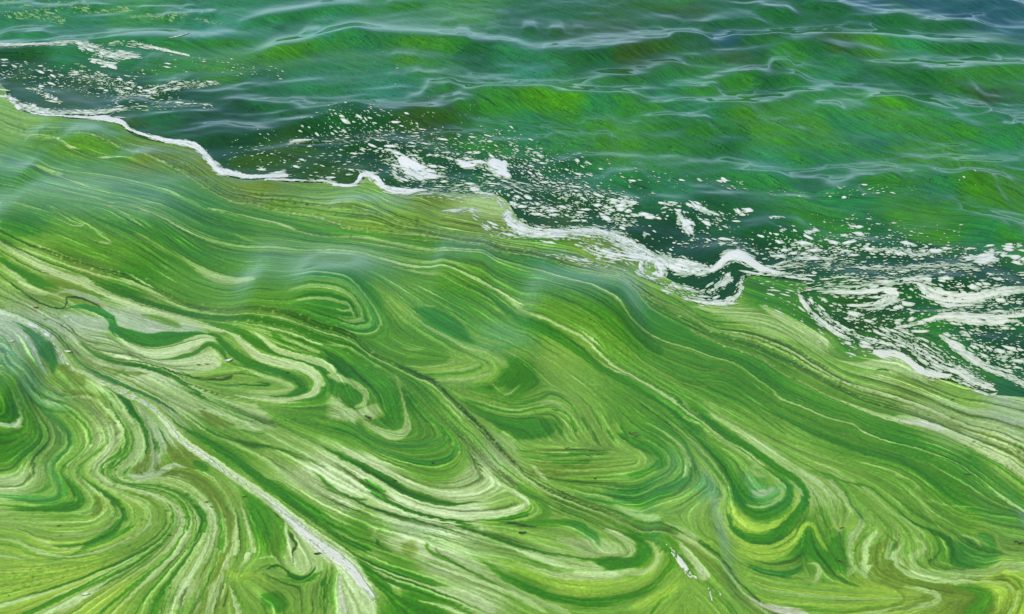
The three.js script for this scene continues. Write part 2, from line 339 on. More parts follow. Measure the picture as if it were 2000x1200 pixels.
// ground tone, blended between noted places
{
  const spots = [];
  const tone = (area, text) => { for (const e of text.trim().split(/\s+/)) { const [k, x, y] = e.split(','); const [p] = P(area, [+x, +y]); spots.push([...ground(p[0], p[1]), INK[k]]); } };
  tone('a', 'L,0,700 M,300,900 M,600,900 O,800,900 G,100,1000 M,500,1100 G,800,1150 M,200,1150 O,1400,1080 L,1900,1120 O,1150,950');
  tone('b', 'L,150,1060 O,500,1150 P,850,1150');
  tone('d', 'M,0,150 G,120,200 M,400,120 M,800,100 T,1100,60 G,1150,170 M,1500,160 M,1900,260 M,500,350 G,700,480 M,1000,520 M,1400,560 T,1850,560 L,100,400 O,400,470 S,700,620 S,300,700 S,100,720 L,200,950 C,1000,850 L,1300,950 M,1700,1150 G,1950,1000 C,600,1000 L,1500,1000 M,20,1120 L,300,1100 G,1250,180');
  tone('e', 'M,100,380 M,500,300 M,900,350 G,1100,330 T,150,620 L,300,560 T,600,640 M,900,560 G,900,500 M,1250,600 G,1500,600 G,1700,700 M,1900,900 Q,900,770 L,1200,850 M,400,800 L,700,920 G,1000,950 L,1300,1080 G,100,1050 P,100,1150 G,300,1100 O,1600,330 L,1700,420 O,800,140 L,400,100');
  tone('f', 'G,600,530 G,800,650 G,950,800 L,400,650 L,700,720 P,850,780 M,1200,860 P,1250,920 L,900,900 O,1400,1050 S,1900,1150 G,200,760 G,500,950 M,900,1120 L,1700,1120');
  tone('g', 'G,30,130 G,180,250 L,300,200 L,450,280 C,600,200 L,700,200 S,850,250 O,960,330 L,700,560 L,480,520 M,380,560 P,100,520 L,200,680 Y,200,830 Y,500,950 L,800,700 L,1000,700 P,1180,700 Y,600,1060 M,900,1100 C,1000,1060 O,1150,1050 L,1250,1000 M,1450,700 P,1650,850 L,1400,1000 G,1500,1130 L,1650,1100 C,1950,1120 L,1500,300 C,1700,400 M,1350,280 M,1200,120 C,1900,550 M,1900,750 G,1900,150');
  tone('h', 'M,200,200 M,500,250 G,330,60 M,600,350 P,850,480 C,200,400 C,800,620 L,1000,700 L,1250,640 C,1250,820 L,1450,720 G,1700,880 C,1500,980 Y,1400,1040 M,1100,1000 G,1500,1130 L,1800,1080 C,600,730 C,300,620 M,100,700 S,400,800 C,550,900 M,300,950 P,800,1100 G,450,1120 P,100,1080 L,1300,1170 L,1100,150 L,1400,300 L,1200,400 L,1650,350 G,1800,260 G,1080,190 T,1700,540 L,1950,650 Q,1900,300 L,900,30 M,1750,60 S,900,330 P,1000,420');
  tone('i', 'L,150,300 G,80,180 M,300,250 L,500,300 L,700,450 P,900,520 L,1150,600 M,1000,300 M,1300,450 G,1600,500 G,1400,250 G,1700,350 T,560,560 Q,200,540 L,150,720 Y,400,700 M,700,720 G,850,800 M,950,850 L,1080,850 L,1050,690 P,1350,880 L,1500,820 G,1700,870 L,1900,860 M,1650,700 O,1200,930 L,800,1080 Y,1200,1090 O,1650,1100 Y,1900,1050 L,100,1080 M,1900,650 S,1700,200 S,1500,100 C,1850,300 G,1350,200 S,1900,180');
  const cx = Math.ceil(MAT.nx / 16), cz = Math.ceil(MAT.nz / 16), C = [0, 1, 2].map(() => new Float32Array(cx * cz));
  for (let j = 0; j < cz; j++) for (let i = 0; i < cx; i++) {
    const x = MAT.x0 + (i + 0.5) * 16 * MAT.cell + 0.06 * vnoise(i * 0.13, j * 0.13), z = MAT.z0 + (j + 0.5) * 16 * MAT.cell + 0.06 * vnoise(i * 0.13 + 50, j * 0.13);
    let r = 0, g = 0, b = 0, w = 0;
    for (const s of spots) { const dx = x - s[0], dz = (z - s[1]) * 0.75, d2 = dx * dx + dz * dz + 0.002, k = 1 / (d2 * d2); r += s[2][0] * k; g += s[2][1] * k; b += s[2][2] * k; w += k; }
    C[0][j * cx + i] = r / w; C[1][j * cx + i] = g / w; C[2][j * cx + i] = b / w;
  }
  const im = ctx.createImageData(MAT.nx, MAT.nz), T = C.map((a) => ({ a, nx: cx, nz: cz, x0: 0, z0: 0, cell: 16 }));
  for (let j = 0, o = 0; j < MAT.nz; j++) for (let i = 0; i < MAT.nx; i++, o += 4) { for (let c = 0; c < 3; c++) im.data[o + c] = read(T[c], i, j); im.data[o + 3] = 255; }
  ctx.putImageData(im, 0, 0);
}
const inkStyle = (c, a) => 'rgba(' + c.map((v) => Math.round(clamp(v, 0, 255))).join(',') + ',' + a + ')';
function fillWorld(poly, style) {
  ctx.beginPath();
  poly.forEach((p, q) => { const u = (p[0] - MAT.x0) / MAT.cell, v = (p[1] - MAT.z0) / MAT.cell; q ? ctx.lineTo(u, v) : ctx.moveTo(u, v); });
  ctx.closePath(); ctx.fillStyle = style; ctx.fill('nonzero');
}
const inkR = rng(4321);
function paint(pts, ink, widths, alpha = 1, soft = 0) {
  const off = (inkR() - 0.5) * 16, c = (typeof ink === 'string' ? INK[ink] : ink).map((v, q) => v + off + (q === 1 ? 2 * inkR() : 0));
  const n = soft ? 4 : 1;
  for (let k = 0; k < n; k++) {
    const f = n === 1 ? 1 : 1 + soft * (1 - (2 * k) / (n - 1)) , a = n === 1 ? alpha : 1 - Math.pow(1 - alpha, 1 / 2.6);
    fillWorld(bandOf(pts, typeof widths === 'number' ? [0, widths * f, widths * f, 0] : widths.map((w) => w * f)), inkStyle(c, a));
  }
}
// lines thin out towards both ends
function taper(ws) {
  const n = 24, out = [];
  for (let q = 0; q <= n; q++) { const t = q / n, s = t * (ws.length - 1), k = Math.min(ws.length - 2, Math.floor(s)); out.push(mix(ws[k], ws[k + 1], s - k) * Math.min(1, Math.sqrt(Math.min(t, 1 - t) * 7))); }
  return out;
}
// one drift line: ink, area, width (in the area's scale; a list tapers along the line), places
function S(ink, area, width, list, alpha = 0.92, soft = 0) {
  const pts = spline(P(area, list)), k = 1 / scaleOf(area);
  paint(pts, ink, typeof width === 'number' ? [0, width * 0.8 * k, width * k, width * k, width * 0.8 * k, 0] : taper(width).map((w) => w * k), alpha, soft);
  addFlow(matFlow, pts.map((p) => ground(p[0], p[1])), 1.2);
}
// an area of one tone
function A(ink, area, list, alpha = 0.9) {
  const p = P(area, list), pts = spline([...p, p[0]]);
  const m = [0, 1].map((c) => pts.reduce((s, q) => s + q[c], 0) / pts.length);
  for (const f of [1.2, 1.12, 1.04, 0.96, 0.88, 0.8]) fillWorld(pts.map((q) => ground(m[0] + (q[0] - m[0]) * f, m[1] + (q[1] - m[1]) * f)), inkStyle(INK[ink], 1 - Math.pow(1 - alpha, 1 / 4.2)));
}
// bands laid between two guide lines, as stirring folds them
let fanSeed = 1;
function fan(ga, gb, n, inks, alpha = 0.85, spread = 1) {
  n = Math.round(n * 1.7); const R = rng(fanSeed++ * 7919), N = 90, a = resample(spline(ga), N), b = resample(spline(gb), N);
  addFlow(matFlow, a.map((p) => ground(p[0], p[1])), 1); addFlow(matFlow, b.map((p) => ground(p[0], p[1])), 1);
  const order = [];
  for (let k = 0; k < n; k++) order.push(k);
  for (let k = n - 1; k > 0; k--) { const q = Math.floor(R() * (k + 1)); [order[k], order[q]] = [order[q], order[k]]; }
  for (const k of order) {
    const t0 = (k + 0.5 + (R() - 0.5) * 0.9) / n, ph = R() * 20, wob = 0.35 / n, wide = (0.5 + 1.3 * R() * R()) * spread;
    const s0 = R() < 0.4 ? R() * 0.45 : 0, s1 = R() < 0.4 ? 1 - R() * 0.45 : 1;
    const pts = [], w = [];
    for (let q = 0; q < N; q++) {
      const s = q / (N - 1);
      if (s < s0 || s > s1) continue;
      const t = clamp(t0 + wob * vnoise(s * 6 + ph, k * 3.3), 0, 1), gap = Math.hypot(a[q][0] - b[q][0], a[q][1] - b[q][1]);
      pts.push([mix(a[q][0], b[q][0], t), mix(a[q][1], b[q][1], t)]);
      w.push((gap / n) * wide * (0.7 + 0.5 * vnoise(s * 9 + ph + 40, 1.7)) * Math.min(1, 8 * Math.min(s - s0 + (s0 ? 0 : 0.2), s1 - s + (s1 < 1 ? 0 : 0.2))));
    }
    if (pts.length < 4) continue;
    const ink = inks[Math.floor(R() * inks.length)];
    paint(pts, ink, w, alpha * (0.7 + 0.3 * R()));
    addFlow(matFlow, pts.map((p) => ground(p[0], p[1])), 0.8);
  }
}
// ---- upper drift, between the foam edge and the long seam
const edgeU = [...P('a', [-200, 560, 150, 690, 400, 720, 700, 800, 1000, 870, 1200, 1000, 1400, 1070, 1700, 1080, 2000, 1070]), ...P('e', [300, 60, 600, 130, 1000, 200, 1300, 240, 1500, 330, 1700, 400, 1900, 480]), ...P('f', [200, 600, 400, 590, 600, 600, 800, 740, 960, 850, 1200, 900, 1400, 980, 1700, 1100, 2100, 1200])];
const A1 = [...P('a', [-200, 620, 168, 790, 480, 800, 700, 850, 900, 920, 1050, 1000, 1150, 1070, 1300, 1140]), ...P('d', [1400, 0, 1560, 50, 1740, 72, 1900, 130]), ...P('e', [60, 145, 250, 165, 540, 185, 700, 225, 960, 270, 1130, 300, 1250, 360, 1350, 420, 1500, 450, 1660, 500, 1740, 580, 1830, 630]), ...P('f', [160, 720, 300, 780, 450, 830, 560, 880, 640, 940, 760, 1000, 900, 1070, 1040, 1130]), ...P('i', [1150, 90, 1330, 150, 1500, 200, 1700, 290, 1850, 370, 2000, 480, 2200, 620])];
const A2 = [...P('a', [-200, 720, 100, 860, 300, 960, 600, 1010, 900, 1100, 1100, 1180]), ...P('d', [1300, 60, 1560, 115, 1700, 160, 1850, 187]), ...P('e', [200, 200, 440, 240, 620, 270, 840, 290, 1000, 330, 1100, 370, 1230, 440, 1330, 480, 1440, 515, 1530, 570, 1600, 620, 1660, 680, 1750, 730, 1860, 770]), ...P('f', [150, 810, 250, 850, 370, 880, 440, 920, 500, 970, 600, 1040]), ...P('i', [640, 0, 790, 60, 900, 110, 1050, 150, 1100, 190, 1250, 250, 1400, 285, 1530, 330, 1650, 390, 1740, 460, 1800, 520, 1870, 580, 1960, 630, 2200, 720])];
const A4 = [...P('a', [-200, 900, 200, 1060, 600, 1200]), ...P('d', [700, 70, 1000, 180, 1300, 240, 1600, 270, 1800, 285]), ...P('e', [0, 280, 160, 300, 330, 340, 520, 360, 650, 390, 760, 430, 900, 480, 960, 520, 1020, 580, 1080, 640, 1160, 690, 1300, 740, 1420, 790, 1500, 860, 1600, 930, 1720, 990, 1850, 1070]), ...P('i', [50, 10, 130, 90, 210, 130, 260, 180, 350, 240, 450, 300, 530, 370, 600, 440, 690, 490])];
const V6 = [...P('e', [900, 500, 1100, 620, 1250, 690, 1400, 740, 1600, 830, 1800, 940, 2000, 1030]), ...P('f', [300, 1010, 450, 1110]), ...P('i', [500, 50, 700, 140, 900, 240, 1100, 310, 1300, 370, 1450, 460, 1560, 560, 1650, 630, 1780, 690, 2050, 715, 2250, 730])];
const e1 = [...P('a', [-200, 1050, 200, 1190]), ...P('d', [200, 60, 500, 80, 800, 140, 1000, 220, 1250, 330, 1500, 400, 1800, 430]), ...P('e', [0, 445, 200, 490, 330, 540, 400, 590, 480, 660, 620, 740, 760, 800, 860, 860, 940, 930])];
fan(edgeU, A1, 26, 'OOLPLCOKMC', 0.75, 1.1);
fan(A1, A2, 10, 'GGMGDG', 0.8, 1.3);
fan(A2.slice(0, 31), A4, 26, 'MGOMMLDGPM', 0.7, 1);
fan(A4.slice(0, 20), e1, 24, 'LMTPLGQMLO', 0.72, 1);
fan(A2.slice(14), V6, 22, 'GMGDGMO', 0.75, 1.2);
S('C', 'd', 7, [1300, 60, 1560, 115, 1700, 160, 1850, 187, 2000, 195]);
paint(spline(A2), 'C', [0, 1.2, 1.6, 2, 2.4, 3, 3.2, 3, 2.6, 3, 3, 2.4], 0.8);
paint(spline(A1), 'P', [0, 2, 3, 3, 3.4, 4, 4, 4, 3], 0.75);
paint(spline(A4), 'C', [0, 1, 2, 2.4, 3, 4, 4, 5, 6, 5, 5, 4], 0.8);
for (const [k, dx, dy] of [[1, 4, -9], [2, -6, 8], [3, 10, -20]]) paint(spline(A4.map((p) => [p[0] + dx, p[1] + dy])), k === 3 ? 'L' : 'P', [0, 1, 1, 1.5, 2, 2, 3, 2], 0.6);
S('C', 'e', 6, [0, 205, 300, 245, 560, 275, 840, 310, 1000, 345]); S('L', 'd', 8, [1180, 115, 1350, 190, 1600, 260, 1800, 290, 2000, 310]);
S('P', 'd', 8, [500, 40, 700, 130, 850, 250, 1000, 320, 1150, 370]); S('P', 'd', [0, 20, 40, 60, 40, 8], [950, 320, 1100, 370, 1200, 410, 1300, 440, 1440, 490]); S('L', 'd', 8, [1080, 420, 1200, 460, 1330, 495, 1440, 490]);
S('L', 'd', 10, [620, 140, 800, 270, 1000, 340, 1200, 400]); S('T', 'd', 8, [600, 200, 900, 320, 1150, 430, 1400, 500]); S('G', 'd', 26, [560, 180, 700, 220, 850, 270]); S('G', 'd', 24, [700, 180, 850, 250, 980, 310]);
S('P', 'd', 7, [240, 50, 320, 120, 400, 180, 480, 212, 420, 215, 330, 180, 230, 140]); S('P', 'd', 9, [340, 100, 420, 150, 480, 190, 560, 250, 630, 298, 570, 296, 480, 262]); S('P', 'd', 6, [60, 60, 200, 110, 310, 145, 300, 125]); S('L', 'd', 6, [0, 40, 120, 90, 280, 160, 420, 220]);
S('G', 'd', [0, 60, 90, 60, 0], [-80, 160, 60, 180, 160, 215, 260, 250], 0.6, .3);
for (let q = 0; q < 9; q++) S(q % 3 ? 'L' : 'P', 'a', 4 + (q % 3) * 2, [-40, 720 + q * 40, 200, 790 + q * 42, 420, 880 + q * 38, 650, 950 + q * 36, 900, 1010 + q * 34, 1150, 1100 + q * 30, 1400, 1190 + q * 26], 0.6);
S('C', 'a', 5, [20, 730, 150, 770, 300, 800, 400, 850, 520, 885, 700, 900, 850, 950]); S('P', 'a', 6, [100, 940, 300, 985, 420, 1060, 560, 1120, 680, 1170]); S('Y', 'a', 8, [60, 930, 250, 970, 380, 1040, 540, 1110]);
// speckled lower rim of the foam drift
S('P', 'f', [0, 40, 90, 110, 60, 10], [120, 570, 300, 600, 480, 640, 650, 700, 800, 760, 900, 840], 0.6, .3); S('C', 'f', [10, 30, 40, 10], [520, 570, 700, 660, 880, 760, 910, 830], 0.6, .2); S('P', 'f', [0, 20, 60, 90, 30, 0], [950, 870, 1100, 900, 1300, 900, 1370, 950, 1500, 1020], 0.75, .2);
S('P', 'f', 10, [1000, 920, 1150, 970, 1300, 1010, 1500, 1080, 1800, 1200]); S('C', 'f', 10, [760, 900, 950, 980, 1200, 1050, 1400, 1120, 1600, 1190]); S('D', 'f', 10, [1170, 930, 1210, 925, 1250, 935]);
S('C', 'i', [6, 20, 40, 30, 50, 30], [950, 0, 1100, 60, 1250, 110, 1450, 150, 1700, 250, 1950, 420], 0.7); S('C', 'i', [0, 20, 40, 50], [1550, 150, 1750, 270, 1900, 380, 2050, 480], 0.75); S('W', 'i', [0, 14, 20, 8], [1240, 100, 1330, 130, 1450, 150, 1560, 190], 0.9); S('S', 'i', 16, [1500, 0, 1700, 80, 1900, 150, 2050, 190], 0.8); S('O', 'i', 16, [1400, 60, 1600, 150, 1800, 230, 2000, 360], 0.7);
// flecks of gap and of pale scum strewn along a band
const speckR = rng(99);
function specks(guide, reach, n, inks, from = 0, to = 1) {
  const g = resample(spline(guide), 200);
  for (let k = 0; k < n; k++) {
    const s = mix(from, to, speckR()) * 196 | 0, off = (speckR() + speckR() - 1) * reach, len = 2 + 5 * speckR() * speckR(), a = g[s], b = g[s + 2], l = Math.hypot(b[0] - a[0], b[1] - a[1]) || 1, tx = (b[0] - a[0]) / l, ty = (b[1] - a[1]) / l, x = a[0] - ty * off, y = a[1] + tx * off;
    paint([[x - tx * len, y - ty * len], [x, y], [x + tx * len, y + ty * len]], inks[speckR() * inks.length | 0], [0, 0.8 + 1.6 * speckR(), 0], 0.6);
  }
}
const midRim = resample(spline(edgeU), 40).map((p, k) => { const q = resample(spline(A1), 40)[k]; return [p[0] * 0.35 + q[0] * 0.65, p[1] * 0.35 + q[1] * 0.65]; });
specks(midRim, 16, 1300, 'KDODC'); specks(midRim, 26, 700, 'CPDM', 0.4, 1); specks(A1, 5, 500, 'KCC', 0.1, 1); specks(A2, 2, 260, 'MC', 0.2, 1); specks(A4, 4, 260, 'CMP', 0.3, 1);
// the drift goes on outside the picture
for (const [ya, yb, yc, yd] of [[480, 1010, 720, 1230], [720, 1230, 930, 1400], [930, 1400, 1250, 1700]]) fan(P('i', [2020, ya, 2400, ya + 170, 2900, yb, 3500, yb + 260]), P('i', [2020, yc, 2400, yc + 150, 2900, yd, 3500, yd + 250]), 14, 'GLMPGOCM', 0.75);
fan(P('f', [1900, 1080, 2300, 1200, 2900, 1400, 3500, 1600]), P('i', [2020, 440, 2400, 640, 2900, 980, 3500, 1240]), 16, 'OPCLMO', 0.75);
for (const y of [0, 260, 520, 800]) fan(P('d', [-1200, y - 420, -700, y - 230, -300, y - 60, 20, y]), P('d', [-1200, y - 220, -700, y - 10, -300, y + 170, 20, y + 240]), 12, 'GLMPGMCL', 0.75);
// ---- green sweep on the right
const v1 = P('i', [150, 10, 300, 120, 480, 240, 650, 370, 790, 450, 850, 500, 920, 600, 950, 680]);
const v2 = P('i', [250, 20, 450, 170, 770, 400, 900, 440, 1000, 540, 1080, 640, 1140, 710, 1060, 800, 1030, 900, 1050, 980, 1150, 1040]);
const v3 = P('i', [350, 140, 600, 260, 800, 350, 1000, 410, 1150, 490, 1280, 590, 1380, 680, 1500, 740, 1590, 810, 1610, 900, 1640, 950, 1800, 965, 2100, 955]);
const v4 = P('i', [500, 180, 800, 290, 1050, 370, 1250, 430, 1400, 540, 1500, 640, 1650, 720, 1750, 760, 1830, 830, 1870, 900, 2080, 920]);
const v5 = P('i', [400, 90, 700, 240, 1000, 320, 1250, 370, 1400, 430, 1530, 540, 1650, 640, 1780, 690, 2080, 730]);
fan(v1, v2, 16, 'PLPLSMPC', 0.75); fan(v2, v3, 14, 'LPLMLO', 0.75); fan(v3, v4, 16, 'LOMPLMO', 0.72); fan(v4, v5, 14, 'MOLGM', 0.7);
S('D', 'i', 34, [500, 20, 700, 130, 900, 220, 1100, 295, 1300, 350, 1450, 440, 1560, 540, 1650, 610, 1780, 675, 2080, 700], 0.6, .3);
S('D', 'i', [0, 10, 8, 10, 6, 12, 20, 40, 30], [770, 402, 900, 430, 1000, 470, 1130, 500, 1250, 590, 1370, 690, 1480, 740, 1590, 800, 1600, 930], 0.8);
S('D', 'i', [0, 9, 6, 12, 6], [850, 440, 960, 480, 1040, 600, 1090, 660, 1150, 720], 0.8); S('D', 'i', 12, [1450, 700, 1520, 800, 1530, 860, 1480, 920, 1530, 965], 0.7); S('G', 'i', 22, [1270, 540, 1400, 640, 1550, 720], 0.6);
for (const [q, y] of [[0, 480], [1, 520], [2, 560], [3, 600], [4, 640]]) S(q % 2 ? 'L' : 'P', 'i', 7, [1150 + q * 40, 400 + q * 15, 1350 + q * 25, y - 20, 1450 + q * 20, y + 80, 1600 + q * 10, y + 130 + q * 8, 1800, y + 180 + q * 20], 0.6);
A('B', 'i', [1620, 810, 1700, 790, 1800, 860, 1860, 920, 1760, 945, 1620, 940], 0.6); S('T', 'i', 40, [1740, 760, 1810, 830, 1830, 910], 0.7); S('P', 'i', 14, [1640, 760, 1720, 790, 1760, 850], 0.7); S('P', 'i', 12, [1840, 800, 1880, 900, 1990, 930], 0.6); S('L', 'i', 10, [1500, 640, 1700, 740, 1900, 760, 2050, 800], 0.6);
// hooked dark tongue, bottom right
S('O', 'i', [6, 40, 110, 150, 130, 110, 90, 90, 110, 120, 60], [1230, 730, 1250, 790, 1200, 860, 1190, 940, 1300, 1000, 1420, 1030, 1540, 1060, 1650, 1080, 1740, 1110, 1700, 1180, 1600, 1260], 0.85); S('G', 'i', [0, 40, 90, 80, 40], [1600, 1060, 1720, 1075, 1780, 1120, 1740, 1180, 1640, 1240], 0.6, .3);
S('D', 'i', 12, [1230, 760, 1290, 800, 1280, 850, 1270, 900, 1320, 970], 0.6); S('P', 'i', [10, 40, 40, 20], [1300, 760, 1330, 810, 1280, 880, 1300, 950, 1400, 1000, 1550, 1020, 1800, 1010, 2080, 1000], 0.9); S('P', 'i', 60, [1380, 760, 1440, 830, 1380, 900, 1400, 960, 1550, 990, 1800, 980, 2080, 975], 0.7); S('O', 'i', 8, [1330, 985, 1500, 1015, 1750, 1000, 2080, 985], 0.6);
S('P', 'i', [20, 46, 40, 46, 30], [1110, 700, 1050, 770, 1030, 850, 1040, 930, 1020, 1000], 0.9); S('P', 'i', [20, 46, 40, 50, 30], [1200, 740, 1130, 830, 1130, 900, 1100, 960, 1110, 1010], 0.85); S('O', 'i', 14, [1150, 700, 1080, 790, 1070, 880, 1080, 970], 0.8); S('G', 'i', 8, [1155, 745, 1100, 800, 1060, 860, 1065, 940], 0.7);
A('G', 'i', [800, 735, 870, 850, 980, 740, 1010, 850, 1000, 960, 880, 930, 780, 880, 690, 890, 720, 830], 0.6); S('M', 'i', 50, [860, 600, 900, 700, 960, 760], 0.6, .3); S('Y', 'i', [8, 22, 24, 10], [770, 790, 760, 720, 800, 700, 830, 720, 870, 800, 905, 860], 0.9); S('Y', 'i', 20, [900, 740, 950, 715, 1040, 720, 1080, 700], 0.6);
S('L', 'i', [10, 20, 14], [840, 660, 870, 700, 880, 740], 0.8); S('C', 'i', 10, [860, 650, 880, 690], 0.7);
S('P', 'i', [0, 24, 26, 20, 0], [790, 920, 840, 930, 860, 970, 830, 1020, 770, 1000], 0.9); S('G', 'i', [0, 24, 10], [760, 900, 800, 960, 810, 1000], 0.7); S('D', 'i', [0, 14, 18, 24, 30, 6], [840, 920, 900, 960, 980, 1010, 1050, 1045, 1100, 1070], 0.5); S('T', 'i', [6, 14, 14, 0], [540, 990, 700, 1020, 860, 1040, 880, 1000, 860, 980], 0.8);
S('L', 'i', 40, [300, 860, 450, 940, 600, 990, 750, 1030], 0.7); S('D', 'i', 8, [380, 900, 520, 970, 700, 1020, 850, 1040], 0.6); S('D', 'i', 7, [260, 780, 350, 820, 460, 850]); S('T', 'i', 36, [460, 920, 560, 970, 680, 975, 760, 930], 0.7, .2);
for (let q = 0; q < 9; q++) S('YLYPLYMLY'[q], 'i', 16 + 8 * (q % 3), [280 + q * 24, 860 + q * 40, 480 + q * 20, 960 + q * 34, 700, 1020 + q * 24, 950, 1050 + q * 22, 1200, 1080 + q * 14, 1320, 1110 + q * 8, 1250, 1140 + q * 8, 1000, 1180 + q * 8, 800, 1200 + q * 12], 0.7);
S('O', 'i', [0, 14, 24, 20, 8], [1180, 1020, 1280, 1070, 1330, 1110, 1300, 1150, 1150, 1180, 950, 1200], 0.7); S('P', 'i', [0, 24, 40, 30, 14], [1290, 1060, 1430, 1080, 1520, 1110, 1500, 1150, 1300, 1180, 1050, 1220], 0.85); S('O', 'i', 20, [1370, 1130, 1470, 1110, 1380, 1160, 1200, 1200], 0.7);
for (let q = 0; q < 5; q++) S('YPYOY'[q], 'i', [20, 40, 50, 40], [1700 + q * 40, 1010 - q * 4, 1850 + q * 20, 1040, 1930 + q * 18, 1100, 1920 + q * 20, 1170, 1850 + q * 30, 1260], 0.8);
S('M', 'i', 12, [1900, 1030, 1960, 1060, 1990, 1130, 1950, 1220], 0.8);
// nested bend
S('Y', 'i', [10, 60, 90, 100, 90, 60, 20], [330, 520, 300, 640, 340, 760, 480, 850, 640, 840, 740, 760, 800, 690], 0.75, .2); S('M', 'i', 10, [300, 600, 270, 680, 330, 800, 450, 880], 0.6);
S('Q', 'i', [20, 60, 90, 60, 20], [440, 420, 480, 480, 540, 540, 620, 520, 660, 470], 0.8, .3); S('Y', 'i', [0, 30, 40, 46, 40, 26, 20, 14], [350, 540, 370, 640, 440, 710, 520, 740, 640, 700, 720, 630, 740, 560, 680, 480], 0.9);
S('G', 'i', [26, 36, 34, 40, 46, 44, 46, 50, 46, 44, 30, 20], [130, 20, 260, 140, 370, 230, 480, 290, 600, 370, 700, 440, 765, 520, 780, 580, 740, 640, 690, 700, 620, 770, 540, 795, 440, 775, 370, 725, 338, 650, 345, 630], 0.95); S('T', 'i', [0, 34, 40, 0], [690, 450, 760, 520, 775, 590, 730, 650], 0.7, .2);
S('G', 'i', [30, 36, 40, 50, 56, 54, 46, 40, 30, 26, 20], [540, 380, 630, 440, 690, 500, 690, 560, 620, 620, 540, 650, 460, 620, 420, 560, 395, 490, 340, 400, 280, 320, 180, 240, 60, 190, -40, 130], 0.95); S('T', 'i', [0, 40, 50, 40, 0], [640, 450, 690, 520, 640, 600, 540, 640], 0.7, .2); S('T', 'i', [0, 34, 40, 0], [380, 480, 410, 560, 470, 610], 0.7, .2);
S('P', 'i', [8, 16, 16, 14], [590, 440, 660, 500, 660, 550, 580, 600, 500, 610, 450, 590]); S('S', 'i', [8, 30, 30, 10], [470, 520, 530, 540, 590, 520, 620, 500], 0.8, .3); S('P', 'i', 16, [660, 440, 730, 500, 750, 560, 700, 610]); S('P', 'i', 12, [430, 380, 460, 440, 480, 470, 470, 430], 0.7); S('P', 'i', [0, 12, 30, 10], [540, 410, 480, 380, 500, 420, 560, 440], 0.6);
S('P', 'i', [16, 24, 40, 36, 20], [230, 80, 340, 140, 480, 240, 600, 330, 700, 400, 800, 450], 0.85); S('P', 'i', [10, 16, 14, 10], [30, 10, 100, 60, 170, 110, 260, 190, 380, 280, 500, 360, 600, 440], 0.8); S('P', 'i', [0, 12, 16, 10], [680, 430, 760, 450, 830, 500, 880, 580, 920, 620], 0.7); S('L', 'i', [0, 20, 20, 8], [300, 280, 380, 310, 440, 360, 470, 420], 0.7);
for (let q = 0; q < 6; q++) S('LPMLYP'[q], 'i', 12 + 6 * (q % 3), [-60, 20 + q * 40, 60, 130 + q * 32, 180, 250 + q * 30, 270, 360 + q * 24, 330, 480 + q * 14, 310 - q * 24, 620 + q * 10, 260 - q * 20, 720 + q * 18], 0.6);
// ---- eddy in the middle
A('G', 'h', [760, 15, 900, 60, 1100, 100, 1220, 125, 1240, 200, 1150, 245, 1000, 240, 900, 140, 800, 70], 0.85); A('L', 'h', [1250, 10, 1480, 110, 1690, 290, 1710, 385, 1500, 430, 1200, 430, 1040, 330, 1000, 250, 1240, 220, 1280, 130], 0.85);
S('G', 'e', [10, 50, 60, 20], [700, 1020, 850, 1040, 1000, 1100, 1180, 1140], 0.6, .3);
A('G', 'e', [1040, 920, 1110, 930, 1130, 990, 1060, 1060, 990, 1050, 960, 1010, 1010, 980], 0.8); S('G', 'e', [0, 40, 60, 20], [790, 1000, 860, 1030, 920, 1010, 1000, 960], 0.8); S('P', 'e', 12, [880, 1010, 930, 1050, 960, 1075, 1000, 1050, 1040, 1010], 0.9);
S('L', 'e', [20, 60, 90, 60, 20], [620, 860, 760, 880, 870, 920, 880, 970, 760, 1000, 640, 1010], 0.7, .4); for (let q = 0; q < 6; q++) S('LYPGLP'[q], 'e', 11, [420 + q * 10, 905 + q * 14, 560, 908 + q * 16, 680 + q * 20, 890 + q * 18, 760 + q * 24, 860 + q * 20, 700 + q * 20, 830 + q * 6], 0.75);
S('P', 'e', 9, [400, 905, 520, 912, 620, 895, 680, 875, 660, 865]); S('L', 'e', 40, [900, 850, 1050, 860, 1200, 920, 1300, 1010, 1400, 1100], 0.6, .3); S('P', 'e', [8, 26, 20, 6], [900, 880, 960, 930, 960, 900, 900, 850], 0.6);
for (let q = 0; q < 7; q++) S('LGLPGLM'[q], 'e', 16, [760, 1040 + q * 14, 900, 1080 + q * 16, 1020, 1110 + q * 14, 1130, 1080 + q * 16, 1230, 1040 + q * 22, 1330, 1100 + q * 22, 1390, 1200 + q * 20], 0.7);
for (let q = 0; q < 16; q++) S(q % 3 ? 'G' : 'M', 'h', 12 + (q % 4) * 5, [1120 + (q * 137) % 480, 60 + (q * 83) % 120, 1140 + (q * 137) % 480, 95 + (q * 83) % 120, 1160 + (q * 137) % 480, 135 + (q * 83) % 120], 0.75);
for (let q = 0; q < 16; q++) S(q % 3 ? 'O' : 'G', 'h', 9 + (q % 4) * 4, [1010 + (q * 97) % 420, 290 + (q * 61) % 170, 1110 + (q * 97) % 420, 300 + (q * 61) % 170, 1260 + (q * 97) % 420, 292 + (q * 61) % 170], 0.7);
S('G', 'h', [0, 40, 60, 60, 40, 20], [1580, 190, 1700, 260, 1800, 310, 1840, 380, 1780, 430, 1640, 440], 0.85); S('M', 'h', [0, 20, 40, 30, 10], [1620, 420, 1500, 450, 1350, 470, 1200, 440], 0.6); S('L', 'h', [8, 20, 30, 20], [1690, 210, 1800, 270, 1870, 350, 1850, 420, 1720, 470, 1560, 470]); S('P', 'h', 8, [1700, 300, 1740, 360, 1730, 390]);
